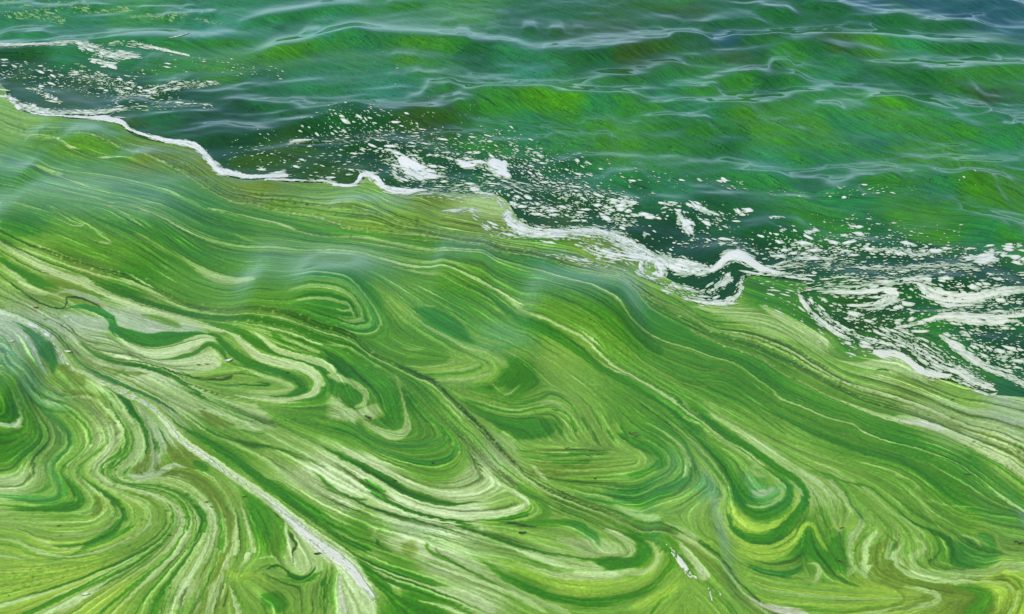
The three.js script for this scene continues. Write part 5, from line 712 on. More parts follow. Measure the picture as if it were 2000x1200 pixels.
for (const [area, , , kind, list] of FOAM) if (kind === 't' || list.length > 6) addFlow(foamFlow, spline(P(area, list)).map((p) => ground(p[0], p[1])), kind === 't' ? 3 : 1);
for (let py = 40; py < 1200; py += 60) for (let px = -200; px <= 2200; px += 60) { const s = 0.42 - 0.12 * smooth(300, 0, py); addFlow(foamFlow, [ground(px - 6, py - 6 * s), ground(px + 6, py + 6 * s)], 0.4); }
const foamDir = solveFlow(foamFlow);
const FG = { nx: 2600, nz: 2120, x0: -3.9, z0: -9.46, cell: 0.003 };
function foamField(list, seed) {
  const cv = document.createElement('canvas'); cv.width = FG.nx; cv.height = FG.nz;
  const c2 = cv.getContext('2d');
  c2.fillStyle = '#000'; c2.fillRect(0, 0, FG.nx, FG.nz); c2.globalCompositeOperation = 'lighten';
  for (const [area, width, cover, kind, places] of list) {
    const pts = spline(P(area, places)), k = 1 / scaleOf(area), ws = typeof width === 'number' ? [width * 0.6, width, width, width * 0.6] : width;
    for (let n = 0; n < 6; n++) {
      const f = 1.3 - n * 0.13, v = Math.round(255 * (cover > 0.94 ? cover : cover * 0.9) * Math.pow((n + 1) / 6, cover > 0.94 ? 0.5 : 0.8));
      c2.beginPath();
      bandOf(pts, ws.map((w) => w * f * k)).forEach((p, q) => { const u = (p[0] - FG.x0) / FG.cell, w = (p[1] - FG.z0) / FG.cell; q ? c2.lineTo(u, w) : c2.moveTo(u, w); });
      c2.closePath(); c2.fillStyle = kind === 't' ? `rgb(${v},0,0)` : `rgb(0,${v},0)`; c2.fill('nonzero');
    }
  }
  const d = c2.getImageData(0, 0, FG.nx, FG.nz).data, used = (x, z) => { const i = clamp(Math.floor((x - FG.x0) / FG.cell), 0, FG.nx - 1), j = clamp(Math.floor((z - FG.z0) / FG.cell), 0, FG.nz - 1), o = (j * FG.nx + i) * 4; return d[o] + d[o + 1] === 0; };
  const long = threads(FG, foamDir, 26, seed, 3, used), wide = threads(FG, foamDir, 14, seed + 1, 7, used), fine = threads(FG, foamDir, 12, seed + 4, 1, used), rift = threads(FG, foamDir, 20, seed + 5, 4, used), W = FG.nx + 1, f = new Float32Array(W * (FG.nz + 1)).fill(-1);
  const probit = (p) => 4.91 * (Math.pow(p, 0.14) - Math.pow(1 - p, 0.14));
  // thick foam: pulled into threads, torn at its edges
  for (let j = 1; j < FG.nz; j++) for (let i = 1; i < FG.nx; i++) {
    const o = (j * FG.nx + i) * 4;
    if (d[o] < 150) continue;
    const x = FG.x0 + i * FG.cell, z = FG.z0 + j * FG.cell, c = Math.min(0.999, d[o] / 255), solid = smooth(0.6, 0.95, c);
    const r = read(rift, x, z) + 0.25 * read(fine, x, z), gapes = c > 0.955 ? 0.5 : 1.7;   // dark threads of water run through it
    f[j * W + i] = clamp(-gapes * Math.exp(-Math.pow(r / 0.2, 2)) + 0.62 * read(long, x, z) + 0.62 * read(wide, x, z) + 0.42 * read(fine, x, z) - probit(1 - (c - 0.25 * (1 - solid))), -1, 3);
  }
  // flecks and clots: each its own size, drawn out along the flow, pressed together but parted by thin gaps of water
  const G1 = new Float32Array(f.length).fill(9), G2 = new Float32Array(f.length).fill(9), R = rng(seed + 9);
  const coverAt = (x, z, ch) => { const i = Math.floor((x - FG.x0) / FG.cell), j = Math.floor((z - FG.z0) / FG.cell); return i < 0 || j < 0 || i >= FG.nx || j >= FG.nz ? 0 : d[(j * FG.nx + i) * 4 + ch] / 255; };
  // [spacing, channel, stretch along the flow, least and most half width, share of the cover]
  const LAYERS = [[0.034, 1, 1.8, 0.008, 0.021, (c) => Math.pow(c, 1.4) * 1.25], [0.018, 1, 1.8, 0.0035, 0.0085, (c) => c * 0.95], [0.0115, 1, 1.5, 0.0017, 0.0038, (c) => 0.04 + c * 0.75], [0.03, 0, 4.2, 0.005, 0.012, (c) => c * 1.0], [0.02, 0, 3, 0.003, 0.007, (c) => c * 0.9], [0.0115, 0, 2, 0.0017, 0.0038, (c) => c * 0.8]];
  for (const [gap, ch, stretch, r0, r1, share] of LAYERS) {
    const n = Math.ceil(FG.nx * FG.cell / gap), m = Math.ceil(FG.nz * FG.cell / gap);
    for (let b = 0; b < m; b++) for (let a = 0; a < n; a++) {
      const x = FG.x0 + (a + R()) * gap, z = FG.z0 + (b + R()) * gap, u = R(), size = R(), st = stretch * (0.7 + 0.6 * R()) * (1 + 0.5 * smooth(-5.6, -7, z)), turn = (R() - 0.5) * (ch ? 0.9 : 0.25), c = coverAt(x, z, ch);
      if (c <= 0 || u > share(c) || z > -4.35) continue;
      const k = dirIndex(foamDir, x, z), dx = foamDir.vx[k] * Math.cos(turn) - foamDir.vz[k] * Math.sin(turn), dz = foamDir.vz[k] * Math.cos(turn) + foamDir.vx[k] * Math.sin(turn), farther = smooth(-5.6, -7.2, z), r = mix(r0, r1, size * size) * (0.75 + 0.5 * c) * (1 - 0.3 * farther * (1 - smooth(0.6, 0.95, c))), reach = (r + 0.006) * st, ph = a * 7.3 + b * 3.1;
      const i0 = Math.max(1, Math.floor((x - reach - FG.x0) / FG.cell)), i1 = Math.min(FG.nx - 1, Math.ceil((x + reach - FG.x0) / FG.cell)), j0 = Math.max(1, Math.floor((z - reach - FG.z0) / FG.cell)), j1 = Math.min(FG.nz - 1, Math.ceil((z + reach - FG.z0) / FG.cell));
      for (let j = j0; j <= j1; j++) for (let i = i0; i <= i1; i++) {
        const ex = FG.x0 + i * FG.cell - x, ez = FG.z0 + j * FG.cell - z, bend = ch ? 0 : 0, al = (ex * dx + ez * dz) / st + bend, ac = -ex * dz + ez * dx, g = Math.hypot(al, ac) * (1 + 0.3 * vnoise(Math.atan2(ac, al) * 1.3 + ph, ph)) - r, o = j * W + i;
        if (g < G1[o]) { G2[o] = G1[o]; G1[o] = g; } else if (g < G2[o]) G2[o] = g;
      }
    }
  }
  for (let j = 1; j < FG.nz; j++) for (let i = 1; i < FG.nx; i++) {
    const o = j * W + i;
    if (G1[o] > 0.004) continue;
    const c = Math.max(coverAt(FG.x0 + i * FG.cell, FG.z0 + j * FG.cell, 0), coverAt(FG.x0 + i * FG.cell, FG.z0 + j * FG.cell, 1)), part = mix(0.0011, -0.006, smooth(0.72, 0.95, c));
    f[o] = Math.max(f[o], clamp(Math.min(-G1[o], (G2[o] - G1[o]) * 0.5 - part) / 0.005, -1, 3));
  }
  return f;
}
// every separate raft of a field, largest in the picture first: {pos, polys, area, x, z, seen}
function rafts(field, zone) {
  const { pos, polys } = cut(FG.nx, FG.nz, FG.x0, FG.z0, FG.cell, field);
    const zones = polys.map((p) => zone(pos[p[0]][0], pos[p[0]][1]));
  // rafts that touch are told apart by the stretch of the foam line they belong to
  const first = new Map();
  const own = (k, q) => { const key = k * 64 + q; let id = first.get(key); if (id === undefined) { id = parent.length; parent.push(id); first.set(key, id); } return id; };
  const parent = [], find = (k) => { while (parent[k] !== k) k = parent[k] = parent[parent[k]]; return k; };
  polys.forEach((p, q) => { for (let k = 1; k < p.length; k++) parent[find(own(p[k], zones[q]))] = find(own(p[0], zones[q])); });
  const by = new Map();
  polys.forEach((p, q) => { const r = find(own(p[0], zones[q])); let g = by.get(r); if (!g) { by.set(r, (g = [])); g.zone = zones[q]; } g.push(p); });
  const out = [];
  for (const list of by.values()) {
    let area = 0, x = 0, z = 0, x0 = 1e9, x1 = -1e9, z0 = 1e9, z1 = -1e9;
    for (const p of list) {
      let a = 0;
      for (let k = 1; k + 1 < p.length; k++) { const A = pos[p[0]], B = pos[p[k]], C = pos[p[k + 1]]; a += Math.abs((B[0] - A[0]) * (C[1] - A[1]) - (C[0] - A[0]) * (B[1] - A[1])) / 2; }
      area += a; x += a * pos[p[0]][0]; z += a * pos[p[0]][1];
      for (const q of p) { x0 = Math.min(x0, pos[q][0]); x1 = Math.max(x1, pos[q][0]); z0 = Math.min(z0, pos[q][1]); z1 = Math.max(z1, pos[q][1]); }
    }
    if (area < 1.2e-5) continue;
    x /= area; z /= area;
    const depth = -z * CP + EYE * SP;
    out.push({ pos, polys: list, zone: list.zone, area, x, z, x0, x1, z0, z1, seen: area * EYE / (depth * depth * Math.hypot(EYE, z)) });
  }
  return out.sort((a, b) => b.seen - a.seen);
}
const seaSide = (x, z) => { const i = clamp(Math.round((x - SEA.x0) / SEA.cell), 0, SEA.nx), j = clamp(Math.round((z - SEA.z0) / SEA.cell), 0, SEA.nz); return matSide[j * (SEA.nx + 1) + i]; };
// a puffed raft riding on the water
function raftGeometry(list, lift = 0.0055, puff = 0.0035, tint) {
  const ids = new Map(), P3 = [], C3 = [], idx = [];
  for (const r of list) {
    const vert = (k) => {
      const key = k;
      let id = ids.get(key);
      if (id === undefined) {
        const [x, z, f] = r.pos[k], t = clamp(f / 1.6, 0, 1), bub = f > 0 ? 0.0012 * fbm(x * 60, z * 60, 3) : 0;
        id = P3.length / 3; ids.set(key, id);
        P3.push(x, seaAt(x, z) + (seaSide(x, z) > -0.02 ? lift : lift - 0.003) + puff * Math.sqrt(t) + bub * Math.sqrt(t), z);
        // thin foam lets the green show, thick foam is white; foam over the scum is creamier
        const thick = smooth(-0.1, 1.1, f + 0.3 * vnoise(x * 45, z * 45)), cream = Math.max(smooth(-5.9, -5.1, z) * smooth(0.6, 1.2, x) * 0.8, smooth(-5.0, -4.6, z) * 0.9);
        const w = [mix(0.84, 0.78, cream), mix(0.81, 0.76, cream), mix(0.815, 0.62, cream)], g = [0.36, 0.47, 0.3];
        for (let c = 0; c < 3; c++) C3.push(tint ? tint[c] * (0.8 + 0.3 * thick) : mix(g[c], w[c], thick));
      }
      return id;
    };
    for (const p of r.polys) { const q = p.map(vert); for (let k = 1; k + 1 < q.length; k++) idx.push(q[0], q[k + 1], q[k]); }
  }
  const g = new THREE.BufferGeometry();
  g.setAttribute('position', new THREE.Float32BufferAttribute(P3, 3));
  g.setAttribute('color', new THREE.Float32BufferAttribute(C3, 3));
  g.setIndex(idx); g.computeVertexNormals();
  return g;
}
// ------------------------------------------------------------------ open water
const WT = { nx: 2048, nz: 1536, x0: -5.12, z0: -11.84, cell: 0.005 };
const waterMap = (() => {
  const H = { g: '#338449', b: '#4b8f18', k: '#1d5226', d: '#246a30', o: '#3a5f14', t: '#388c60', n: '#2a5f63', m: '#3e8a2a' };  // b spots: light shining through wave faces, painted into the water colour
  for (const k of Object.keys(H)) { const v = parseInt(H[k].slice(1), 16); H[k] = [v >> 16, (v >> 8) & 255, v & 255]; }
  const spots = [];
  const tone = (area, text) => { for (const e of text.trim().split(/\s+/)) { const [k, x, y] = e.split(','); const [p] = P(area, [+x, +y]); spots.push([...ground(p[0], p[1]), H[k]]); } };
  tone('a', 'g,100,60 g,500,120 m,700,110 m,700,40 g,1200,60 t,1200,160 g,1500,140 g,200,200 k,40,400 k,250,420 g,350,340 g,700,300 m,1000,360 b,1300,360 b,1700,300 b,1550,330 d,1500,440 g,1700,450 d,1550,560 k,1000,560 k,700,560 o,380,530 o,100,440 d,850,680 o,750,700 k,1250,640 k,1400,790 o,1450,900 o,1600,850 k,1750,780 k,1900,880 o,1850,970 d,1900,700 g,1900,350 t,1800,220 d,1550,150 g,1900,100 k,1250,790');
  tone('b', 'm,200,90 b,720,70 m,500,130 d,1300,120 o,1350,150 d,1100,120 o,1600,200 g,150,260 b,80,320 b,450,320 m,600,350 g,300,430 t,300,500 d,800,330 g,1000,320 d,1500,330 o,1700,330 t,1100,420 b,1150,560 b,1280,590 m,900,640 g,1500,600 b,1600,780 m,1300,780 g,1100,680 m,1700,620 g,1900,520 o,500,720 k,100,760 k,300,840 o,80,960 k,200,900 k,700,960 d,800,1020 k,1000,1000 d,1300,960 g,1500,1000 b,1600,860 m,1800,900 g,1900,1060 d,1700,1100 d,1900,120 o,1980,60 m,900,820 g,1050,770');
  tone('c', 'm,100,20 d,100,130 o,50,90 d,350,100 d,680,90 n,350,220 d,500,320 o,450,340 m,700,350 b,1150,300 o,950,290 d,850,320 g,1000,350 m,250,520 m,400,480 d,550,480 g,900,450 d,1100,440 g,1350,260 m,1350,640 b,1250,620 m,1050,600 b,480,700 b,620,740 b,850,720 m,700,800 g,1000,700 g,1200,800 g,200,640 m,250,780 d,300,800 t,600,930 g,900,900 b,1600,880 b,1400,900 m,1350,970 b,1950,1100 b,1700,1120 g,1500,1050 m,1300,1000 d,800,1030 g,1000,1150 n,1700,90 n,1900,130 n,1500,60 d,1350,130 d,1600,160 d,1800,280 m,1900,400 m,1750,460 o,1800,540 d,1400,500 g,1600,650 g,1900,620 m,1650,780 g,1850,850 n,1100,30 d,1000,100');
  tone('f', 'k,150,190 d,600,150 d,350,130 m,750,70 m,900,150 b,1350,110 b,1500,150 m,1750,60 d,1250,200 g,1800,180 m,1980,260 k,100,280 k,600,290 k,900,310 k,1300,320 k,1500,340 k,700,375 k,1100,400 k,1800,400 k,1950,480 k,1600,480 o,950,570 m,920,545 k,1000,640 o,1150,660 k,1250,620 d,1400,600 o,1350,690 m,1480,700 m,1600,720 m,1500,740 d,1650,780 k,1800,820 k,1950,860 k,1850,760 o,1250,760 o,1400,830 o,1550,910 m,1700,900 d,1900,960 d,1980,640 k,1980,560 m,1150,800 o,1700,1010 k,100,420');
  tone('e', 'k,1150,40 k,1400,90 o,1250,125 o,1350,130 k,1600,150 k,1800,240 k,1950,300 k,1950,430');
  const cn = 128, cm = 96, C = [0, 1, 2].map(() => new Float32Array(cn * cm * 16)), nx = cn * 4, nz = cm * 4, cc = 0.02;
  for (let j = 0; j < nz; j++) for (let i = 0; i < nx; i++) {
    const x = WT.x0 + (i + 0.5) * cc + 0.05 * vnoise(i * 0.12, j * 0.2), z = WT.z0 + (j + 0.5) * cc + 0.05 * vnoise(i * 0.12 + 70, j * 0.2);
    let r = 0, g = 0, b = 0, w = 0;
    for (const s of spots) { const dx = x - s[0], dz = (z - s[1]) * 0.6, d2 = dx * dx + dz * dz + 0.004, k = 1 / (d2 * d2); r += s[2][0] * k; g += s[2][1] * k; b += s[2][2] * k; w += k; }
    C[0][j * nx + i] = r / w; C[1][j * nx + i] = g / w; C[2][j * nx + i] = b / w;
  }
  const T = C.map((a) => ({ a, nx, nz, x0: WT.x0, z0: WT.z0, cell: cc }));
  const far = (x, z) => Math.abs(x) > 0.4 * (0.9 - z) + 0.8;
  const t1 = threads(WT, foamDir, 10, 31, 1, far), t2 = threads(WT, foamDir, 16, 32, 2, far), t3 = threads(WT, foamDir, 22, 33, 5, far), out = new Uint8Array(WT.nx * WT.nz * 4);
  for (let j = 0, o = 0; j < WT.nz; j++) for (let i = 0; i < WT.nx; i++, o++) {
    const x = WT.x0 + (i + 0.5) * WT.cell, z = WT.z0 + (j + 0.5) * WT.cell, a = t1.a[o], b = read(t2, x, z), c = read(t3, x, z), k = dirIndex(foamDir, x, z);
    const sh = 0.025 * c + 0.008 * b, sx = x - foamDir.vz[k] * sh, sz = z + foamDir.vx[k] * sh;
    // dark drifting strands, in drifts
    const drift = smooth(-0.9, 0.9, c + 0.7 * vnoise(x * 1.3, z * 1.3));
    const dash = Math.max(0.9 * smooth(0.95, 1.8, a + 0.45 * b), 0.7 * smooth(1.2, 2.1, b)) * drift;
    const lift = Math.exp(0.09 * a + 0.07 * b + 0.05 * c + 0.12 * fbm(x * 3.1, z * 2.2, 3)) * (1 - 0.6 * dash);
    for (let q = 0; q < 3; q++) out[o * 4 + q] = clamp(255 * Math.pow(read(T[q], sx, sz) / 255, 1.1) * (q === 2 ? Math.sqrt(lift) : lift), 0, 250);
    out[o * 4 + 3] = 255;
  }
  const t = new THREE.DataTexture(out, WT.nx, WT.nz, THREE.RGBAFormat);
  t.colorSpace = THREE.SRGBColorSpace; t.magFilter = THREE.LinearFilter; t.minFilter = THREE.LinearMipmapLinearFilter; t.generateMipmaps = true; t.anisotropy = 8; t.wrapS = t.wrapT = THREE.MirroredRepeatWrapping; t.needsUpdate = true;
  return t;
})();
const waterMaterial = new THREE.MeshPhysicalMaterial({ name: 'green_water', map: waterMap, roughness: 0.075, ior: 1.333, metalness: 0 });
{
  const w = SEA.nx + 1, h = SEA.nz + 1, pos = [], nor = [], uv = [], idx = [], n = [0, 0, 0];
  const push = (x, y, z) => { pos.push(x, y, z); seaNormal(x, z, n); nor.push(n[0], n[1], n[2]); uv.push((x - WT.x0) / (WT.nx * WT.cell), (z - WT.z0) / (WT.nz * WT.cell)); };
  for (let j = 0; j < h; j++) for (let i = 0; i < w; i++) push(SEA.x0 + i * SEA.cell, seaH[j * w + i], SEA.z0 + j * SEA.cell);
  for (let j = 0; j < SEA.nz; j++) for (let i = 0; i < SEA.nx; i++) { const a = j * w + i; idx.push(a, a + w, a + 1, a + 1, a + w, a + w + 1); }
  // the same sheet runs on to the horizon
  const rim = [];
  for (let i = 0; i < SEA.nx; i++) rim.push(i);
  for (let j = 0; j < SEA.nz; j++) rim.push(j * w + SEA.nx);
  for (let i = SEA.nx; i > 0; i--) rim.push(SEA.nz * w + i);
  for (let j = SEA.nz; j > 0; j--) rim.push(j * w);
  const cx = SEA.x0 + SEA.nx * SEA.cell / 2, cz = SEA.z0 + SEA.nz * SEA.cell / 2;
  let prev = rim;
  for (const f of [1.15, 1.6, 3, 8, 30, 120, 400]) {
    const next = rim.map((k) => { const id = pos.length / 3; pos.push(cx + (pos[k * 3] - cx) * f, 0, cz + (pos[k * 3 + 2] - cz) * f); nor.push(0, 1, 0); uv.push((pos[id * 3] - WT.x0) / (WT.nx * WT.cell), (pos[id * 3 + 2] - WT.z0) / (WT.nz * WT.cell)); return id; });
    for (let k = 0; k < rim.length; k++) { const m = (k + 1) % rim.length; idx.push(prev[k], prev[m], next[k], prev[m], next[m], next[k]); }
    prev = next;
  }
  const g = new THREE.BufferGeometry();
  g.setAttribute('position', new THREE.Float32BufferAttribute(pos, 3)); g.setAttribute('normal', new THREE.Float32BufferAttribute(nor, 3)); g.setAttribute('uv', new THREE.Float32BufferAttribute(uv, 2)); g.setIndex(idx);
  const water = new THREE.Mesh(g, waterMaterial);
  water.name = 'water'; water.receiveShadow = true;
  setInfo(water, 'green rippled lake water behind and under the marbled algae', 'water', null, 'structure');
  scene.add(water);
}
// ------------------------------------------------------------------ the mat of algae, a film on the water
{
  const { pos: V, polys, cellI } = cut(SEA.nx, SEA.nz, SEA.x0, SEA.z0, SEA.cell, matSide);
  const pos = [], nor = [], uv = [], idx = [[], []], n = [0, 0, 0], ids = [new Map(), new Map()], WX = MAT.nx / 2 * MAT.cell, WZ = MAT.nz * MAT.cell, fold = (t) => { t = Math.abs(t) % 2; return t > 1 ? 2 - t : t; };
  polys.forEach((p, q) => {
    const tile = cellI[q] < SEA.nx / 2 ? 0 : 1, k = p.map((v) => {
      let id = ids[tile].get(v);
      if (id === undefined) {
        const [x, z] = V[v];
        id = pos.length / 3; ids[tile].set(v, id);
        pos.push(x, seaAt(x, z) + 0.004, z); seaNormal(x, z, n); nor.push(n[0], n[1], n[2]);
        const u = tile ? x / WX : (x + WX) / WX;
        uv.push(tile ? (u > 1 ? 2 - u : u) : (u < 0 ? -u : u), fold((z - MAT.z0) / WZ));
      }
      return id;
    });
    for (let m = 1; m + 1 < k.length; m++) idx[tile].push(k[0], k[m + 1], k[m]);
  });
  const g = new THREE.BufferGeometry();
  g.setAttribute('position', new THREE.Float32BufferAttribute(pos, 3)); g.setAttribute('normal', new THREE.Float32BufferAttribute(nor, 3)); g.setAttribute('uv', new THREE.Float32BufferAttribute(uv, 2));
  g.setIndex([...idx[0]].concat(idx[1])); g.addGroup(0, idx[0].length, 0); g.addGroup(idx[0].length, idx[1].length, 1);
  const mats = matTiles.map((map, k) => new THREE.MeshPhysicalMaterial({ name: 'algae_scum_' + k, map, roughness: 0.14, ior: 1.42 }));
  const mat = new THREE.Mesh(g, mats);
  mat.name = 'algae'; mat.receiveShadow = true;
  setInfo(mat, 'marbled green and cream algae scum swirling over the near water', 'algae', null, 'stuff');
  scene.add(mat);
}
// ------------------------------------------------------------------ foam
const foamMaterial = new THREE.MeshStandardMaterial({ name: 'foam', vertexColors: true, roughness: 0.7 });
const clumpMaterial = new THREE.MeshStandardMaterial({ name: 'algae_shred', vertexColors: true, roughness: 0.6 });
function addRaft(list, name, material, lift, puff, tint) {
  const m = new THREE.Mesh(raftGeometry(list, lift, puff, tint), material);
  m.name = numbered(name); m.castShadow = m.receiveShadow = true;
  scene.add(m);
  return m;
}
// stretches of the foam line: [place in the photograph, name, label of its largest raft]
const STRETCH = [
  [60, 205, 'foam_raft', 'ragged foam raft where the scum edge meets the left side'],
  [240, 250, 'foam_line', 'foam line just right of the leftmost raft, following the scum edge'],
  [405, 310, 'foam_line', 'bright white foam line sliding steeply down into the first bend'],
  [510, 347, 'foam_line', 'broad white foam line lying in the bottom of the first bend'],
  [610, 358, 'foam_line', 'thin pale foam line between the first bend and the hump'],
  [715, 352, 'foam_line', 'white foam line arching over the small hump of scum'],
  [790, 330, 'foam_raft', 'wide torn white foam raft floating on dark water above the hump'],
  [880, 318, 'foam_raft', 'string of torn white foam bridging two rafts above the hump'],
  [970, 328, 'foam_raft', 'bright foam clot at the right end of the torn rafts'],
  [840, 385, 'foam_line', 'thinning foam line running right from the hump'],
  [940, 395, 'foam_line', 'swirled foam where the line broadens under the compact clot'],
  [1090, 375, 'foam_raft', 'scattered foam raft drifting on dark water beyond the broadening line'],
  [1215, 405, 'foam_raft', 'white foam clot at the tip of the scattered rafts'],
  [1345, 440, 'foam_raft', 'tall lone white foam clot on dark water above the curl'],
  [1020, 435, 'foam_line', 'foam line turning down into the marbled foam tongue'],
  [1110, 460, 'foam_line', 'left half of the marbled foam tongue'],
  [1210, 475, 'foam_line', 'marbled foam tongue with dark threads in the middle of the line'],
  [1275, 535, 'foam_line', 'looped foam curling back at the low end of the marbled tongue'],
  [1340, 525, 'foam_line', 'thick white foam trough left of the breaking curl'],
  [1445, 515, 'foam_line', 'bright white foam curl arching like a small breaking wave'],
  [1385, 580, 'foam_line', 'bowl of streaky foam hanging below the breaking curl'],
  [1455, 560, 'foam_line', 'narrow foam stem joining the curl to the bowl below it'],
  [1580, 495, 'foam_raft', 'streaky foam raft right of the curl on dark water'],
  [1590, 525, 'foam_raft', 'swept foam streaks just below the raft right of the curl'],
  [1750, 498, 'foam_raft', 'long flat foam raft topmost in the right part of the line'],
  [1920, 500, 'foam_raft', 'clotted white foam raft near the right frame side, topmost there'],
  [1790, 535, 'foam_raft', 'fine broken foam band on bluish water in the right part'],
  [1600, 560, 'foam_line', 'thin foam threads along the top of the green pocket'],
  [1680, 580, 'foam_line', 'folded creamy foam above the dark pocket'],
  [1730, 600, 'foam_line', 'creamy foam tongue pointing left over the dark pocket'],
  [1880, 588, 'foam_raft', 'heavy streaked foam mass at the right above the creamy tongue'],
  [1590, 620, 'foam_line', 'double foam line hooking round the left end of the dark pocket'],
  [1663, 622, 'foam_raft', 'small white foam clot inside the dark pocket'],
  [1660, 665, 'foam_line', 'foam lines along the lower side of the dark pocket'],
  [1800, 637, 'foam_line', 'thin creamy foam tongue entering from the right'],
  [1940, 625, 'foam_raft', 'puffy creamy foam lump at the root of the right tongue'],
  [1740, 700, 'foam_line', 'white foam arm just above the scum in the lower right'],
  [1800, 700, 'foam_line', 'combed foam streaks fanning down right beside the white arm'],
  [1900, 700, 'foam_line', 'broad pale foam streak slanting to the right frame side'],
  [1960, 690, 'foam_raft', 'cluster of round foam clots in the dark eddy at the right'],
  [1870, 750, 'foam_line', 'striped foam running into the bottom hook'],
  [1920, 775, 'foam_line', 'pointed foam hook at the lowest end of the foam line'],
  [80, 100, 'foam_line', 'lilac white foam streak at the upper left frame side'],
  [210, 108, 'foam_raft', 'torn foam raft at the end of the upper left streak'],
  [320, 92, 'foam_line', 'thin foam thread right of the upper left torn raft'],
  [240, 165, 'foam_raft', 'broken foam band on dark water left, below the torn raft'],
  [400, 165, 'foam_raft', 'loose foam right of the broken band in the upper left'],
  [100, 690, 'foam_line', 'thin beginning of the long pale streak at the left frame side'],
  [350, 910, 'foam_line', 'middle of the long pale streak across the scum, bottom left'],
  [640, 1070, 'foam_line', 'wide crusty end of the long pale streak near the bottom'],
  [1345, 1130, 'foam_line', 'forked pale strands on the scum at bottom right of middle'],
].map(([px, py, name, label]) => ({ at: ground(px, py), px, py, name, label }));
function stretchOf(x, z) {
  const dep = -z * CP + EYE * SP, sx = x / dep, sz = Math.atan2(EYE, -z);
  let best = 0, m = 1e9;
  for (let k = 0; k < STRETCH.length; k++) {
    const s = STRETCH[k];
    if (s.sx === undefined) { s.sx = s.at[0] / (-s.at[1] * CP + EYE * SP); s.sz = Math.atan2(EYE, -s.at[1]); }
    const d = (s.sx - sx) ** 2 + ((s.sz - sz) * 1.4) ** 2;
    if (d < m) { m = d; best = k; }
  }
  return best;
}
{
  const allFoam = rafts(foamField(FOAM, 501), stretchOf), taken = new Set(), rest = [];
  const away = (r) => Math.abs(r.x) > (-r.z * CP + EYE * SP) * TAN * 5 / 3 * 1.02;
  let flecks = 0;
  for (const r of allFoam) {
    if (away(r)) { rest.push(r); continue; }
    const s = STRETCH[r.zone];
    if (!taken.has(r.zone) && r.seen > 6e-6) {
      taken.add(r.zone);
      setInfo(addRaft([r], s.name, foamMaterial), s.label, 'foam');
    } else if (flecks < 290 && r.seen > 1.2e-6) {
      flecks++;
      const long = r.x1 - r.x0 > 2.4 * (r.z1 - r.z0), label = (long ? 'long foam bit by ' : r.seen > 6e-6 ? 'small foam bit by ' : 'tiny foam bit by ') + s.label;
      setInfo(addRaft([r], 'foam_fleck', foamMaterial), label, 'foam fleck', label.replace('bit', 'bits'));
    } else rest.push(r);
  }
  setInfo(addRaft(rest, 'foam_specks', foamMaterial), 'tiny white foam specks strewn along the whole foam line', 'foam specks', null, 'stuff');
  console.log('rafts', allFoam.length, 'flecks', flecks, 'untaken', STRETCH.map((s, k) => k).filter((k) => !taken.has(k)).join(' '));
  const clumps = rafts(foamField(CLUMPS, 601), () => 0);
  setInfo(addRaft(clumps, 'algae_shreds', clumpMaterial, 0.003, 0.003, [0.24, 0.42, 0.16]), 'pale green algae shreds floating at the upper left', 'algae shreds', null, 'stuff');
}
// ------------------------------------------------------------------ small things caught in the scum
function riding(name, px, py, turn, label, category, group) {
  const [x, z] = ground(px, py), o = new THREE.Group(), n = [0, 0, 0];
  seaNormal(x, z, n);
  o.name = numbered(name); o.position.set(x, seaAt(x, z) + 0.006, z);
  o.quaternion.setFromUnitVectors(new THREE.Vector3(0, 1, 0), new THREE.Vector3(...n)).multiply(new THREE.Quaternion().setFromAxisAngle(new THREE.Vector3(0, 1, 0), turn));
  setInfo(o, label, category, group); scene.add(o);
  return o;
}
function part(o, name, geometry, material) { const m = new THREE.Mesh(geometry, material); m.name = name; m.castShadow = m.receiveShadow = true; o.add(m); return m; }
const plain = (name, r, g, b, rough = 0.8) => new THREE.MeshStandardMaterial({ name, color: new THREE.Color().setRGB(r, g, b), roughness: rough, side: THREE.DoubleSide });
const PALE = plain('pale_husk', 0.75, 0.74, 0.6), BROWN = plain('wet_bark', 0.06, 0.045, 0.03, 0.5), DARKLEAF = plain('rotted_leaf', 0.035, 0.05, 0.02, 0.5), RUST = plain('rust_leaf', 0.28, 0.09, 0.03), VEIN = plain('leaf_vein', 0.16, 0.15, 0.07);
// a curled blade: long, pointed at both ends, cupped, with a raised rib
function bladeGeometry(l, w, curl, seed) {
  const R = rng(seed), nu = 14, nv = 6, pos = [], idx = [], ph = R() * 6;
  for (let a = 0; a <= nu; a++) for (let b = 0; b <= nv; b++) {
    const t = a / nu, s = (b / nv) * 2 - 1, h = w / 2 * Math.pow(Math.sin(Math.PI * Math.pow(t, 0.85)), 0.8) * (1 + 0.12 * Math.sin(t * 17 + ph));
    pos.push((t - 0.5) * l, curl * (s * s * 0.6 + (t - 0.5) ** 2 * 1.4) + 0.0006, s * h + 0.08 * l * Math.sin(t * 3 + ph) * (t - 0.5));
  }
  for (let a = 0; a < nu; a++) for (let b = 0; b < nv; b++) { const q = a * (nv + 1) + b; idx.push(q, q + 1, q + nv + 1, q + 1, q + nv + 2, q + nv + 1); }
  const g = new THREE.BufferGeometry(); g.setAttribute('position', new THREE.Float32BufferAttribute(pos, 3)); g.setIndex(idx); g.computeVertexNormals();
  return g;
}
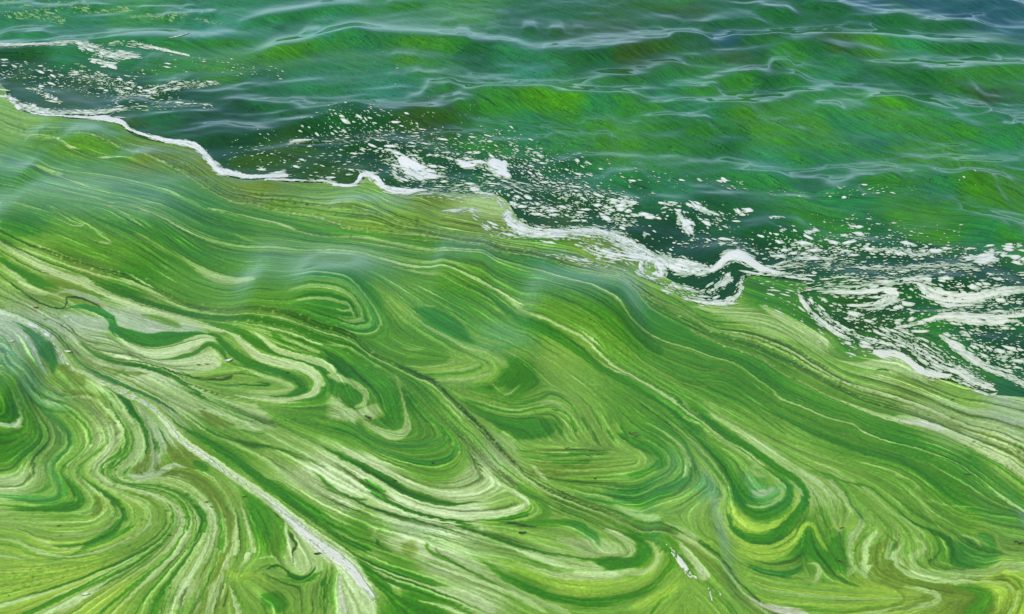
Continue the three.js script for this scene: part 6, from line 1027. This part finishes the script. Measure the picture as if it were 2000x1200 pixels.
function ribGeometry(l, curl, seed) {
  const R = rng(seed), ph = (R(), R() * 6, rng(seed)() * 6), pts = [];
  for (let a = 0; a <= 8; a++) { const t = a / 8; pts.push(new THREE.Vector3((t - 0.5) * l * 1.12, curl * (t - 0.5) ** 2 * 1.4 + 0.001, 0.08 * l * Math.sin(t * 3 + ph) * (t - 0.5))); }
  return new THREE.TubeGeometry(new THREE.CatmullRomCurve3(pts), 12, l * 0.018, 5);
}
function twigGeometry(l, r, seed, bend = 0.2) {
  const R = rng(seed), pts = [];
  for (let a = 0; a <= 5; a++) pts.push(new THREE.Vector3((a / 5 - 0.5) * l, 0.0015 + 0.002 * R(), (R() - 0.5) * l * bend));
  const g = new THREE.TubeGeometry(new THREE.CatmullRomCurve3(pts), 16, r, 6), p = g.attributes.position;
  for (let k = 0; k < p.count; k++) { const c = new THREE.CatmullRomCurve3(pts).getPoint(clamp(p.getX(k) / l + 0.5, 0, 1)), f = mix(1.15, 0.45, clamp(p.getX(k) / l + 0.5, 0, 1)); p.setY(k, c.y + (p.getY(k) - c.y) * f); p.setZ(k, c.z + (p.getZ(k) - c.z) * f); }
  g.computeVertexNormals();
  return g;
}
let trifle = 900;
function leaf(px, py, size, turn, mat, label, name = 'leaf', category = 'leaf') {
  const o = riding(name, px, py, turn, label, category), s = trifle++;
  part(o, 'blade', bladeGeometry(size, size * 0.42, size * 0.3, s), mat); part(o, 'rib', ribGeometry(size, size * 0.3, s), VEIN);
}
leaf(446, 710, 0.034, 0.5, PALE, 'small pale curled leaf on the cream scum inside the left folded swirl');
leaf(132, 693, 0.03, 0.1, PALE, 'tiny pale leaf beside the dark green wedge at the left');
leaf(25, 687, 0.026, 0.6, PALE, 'tiny pale leaf near the left frame side on bluish scum');
leaf(71, 609, 0.022, 0.3, RUST, 'tiny rust brown leaf on grey scum at the left');
leaf(166, 1167, 0.026, 0.2, PALE, 'small whitish leaf on the bottom left fan near the frame bottom');
leaf(1020, 1046, 0.026, 0.1, DARKLEAF, 'tiny dark rotted leaf on pale scum at the bottom middle');
leaf(718, 820, 0.028, -0.6, DARKLEAF, 'dark brown leaf scrap on the pale hook of the green lens');
leaf(620, 1087, 0.022, 0.2, DARKLEAF, 'tiny dark scrap on the pale lobe left of the white streak end');
function twigs(px, py, list, label) {
  const o = riding('twig_tangle', px, py, 0, label, 'twigs');
  for (const [dx, dz, l, a] of list) { const m = part(o, 'twig', twigGeometry(l * 0.8, 0.0011, trifle++), BROWN); m.position.set(dx, 0.001, dz); m.rotation.y = a; }
}
twigs(1236, 854, [[0, 0, 0.05, -0.6], [0.015, 0.006, 0.04, 0.5], [-0.008, -0.01, 0.035, -1.1], [0.01, -0.012, 0.03, 0.1], [0.02, 0.02, 0.03, -0.9]], 'knot of dark twigs on light green scum right of the middle eddy');
twigs(1133, 884, [[0, 0, 0.06, -0.2], [0.05, 0.01, 0.05, -0.1], [-0.04, -0.01, 0.045, -0.3], [0.03, 0.04, 0.04, -0.7], [0.01, 0.07, 0.05, -0.1], [0.07, 0.03, 0.03, 0.2]], 'scatter of thin dark twigs on the light patch of the middle eddy');
twigs(932, 905, [[0, 0, 0.04, -0.9], [0.01, 0.03, 0.035, -0.7], [0.016, 0.06, 0.03, -1.1], [-0.014, -0.035, 0.03, -1.0]], 'row of dark twig bits along the seam in the middle');
twigs(1083, 805, [[0, 0, 0.03, -0.5], [0.008, 0.006, 0.022, 0.3]], 'two dark twig bits above the light patch of the middle eddy');
const loose = [[389, 717, 0.03, -0.3, 'short dark twig on cream scum left of the pale curled leaf'], [406, 716, 0.024, -0.4, 'shorter dark twig just left of the pale curled leaf'], [772, 943, 0.022, 0.2, 'dark twig bit on the green band under the lens'], [1644, 1035, 0.024, 0.3, 'dark twig bit on yellow green scum near the lower right bend'], [1990, 1080, 0.05, -0.3, 'dark twig at the right frame side, low in the picture'], [1890, 934, 0.03, -0.1, 'dark twig bit on the green sweep at the right'], [1053, 284, 0.03, 1.2, 'small upright twig on green water beyond the torn foam'], [1640, 1100, 0.04, -0.6, 'dark twig beside the hooked dark tongue'], [1860, 785, 0.02, 0.4, 'dark bit below the bottom foam hook'], [562, 732, 0.02, 0.4, 'dark bit on the outer band of the left folded swirl'], [404, 985, 0.02, 0.2, 'dark bit beside the green triangle right of the bottom fan'], [332, 1050, 0.02, 0.1, 'dark bit on the outer band of the bottom fan'], [116, 1031, 0.02, 0.4, 'dark bit low in the heart of the bottom left fan'], [478, 974, 0.022, 0.5, 'dark bit at the top of the green triangle'], [413, 995, 0.018, -0.2, 'dark speck of bark right of the fan rim'], [700, 1002, 0.018, 0.1, 'dark speck of bark on the long pale stream'], [846, 910, 0.02, 0.2, 'dark bit right of the green lens'], [1163, 939, 0.018, 0.3, 'dark bit below the light patch of the middle eddy']];
for (const [px, py, l, a, label] of loose) { const o = riding('twig', px, py, a, label, 'twig'); part(o, 'stem', twigGeometry(l * 0.8, 0.0008 + l * 0.02, trifle, 0.3), BROWN); part(o, 'stub', twigGeometry(l * 0.35, 0.001 + l * 0.012, trifle++, 0.4), BROWN).rotation.y = 0.9; }

renderer.render(scene, camera);
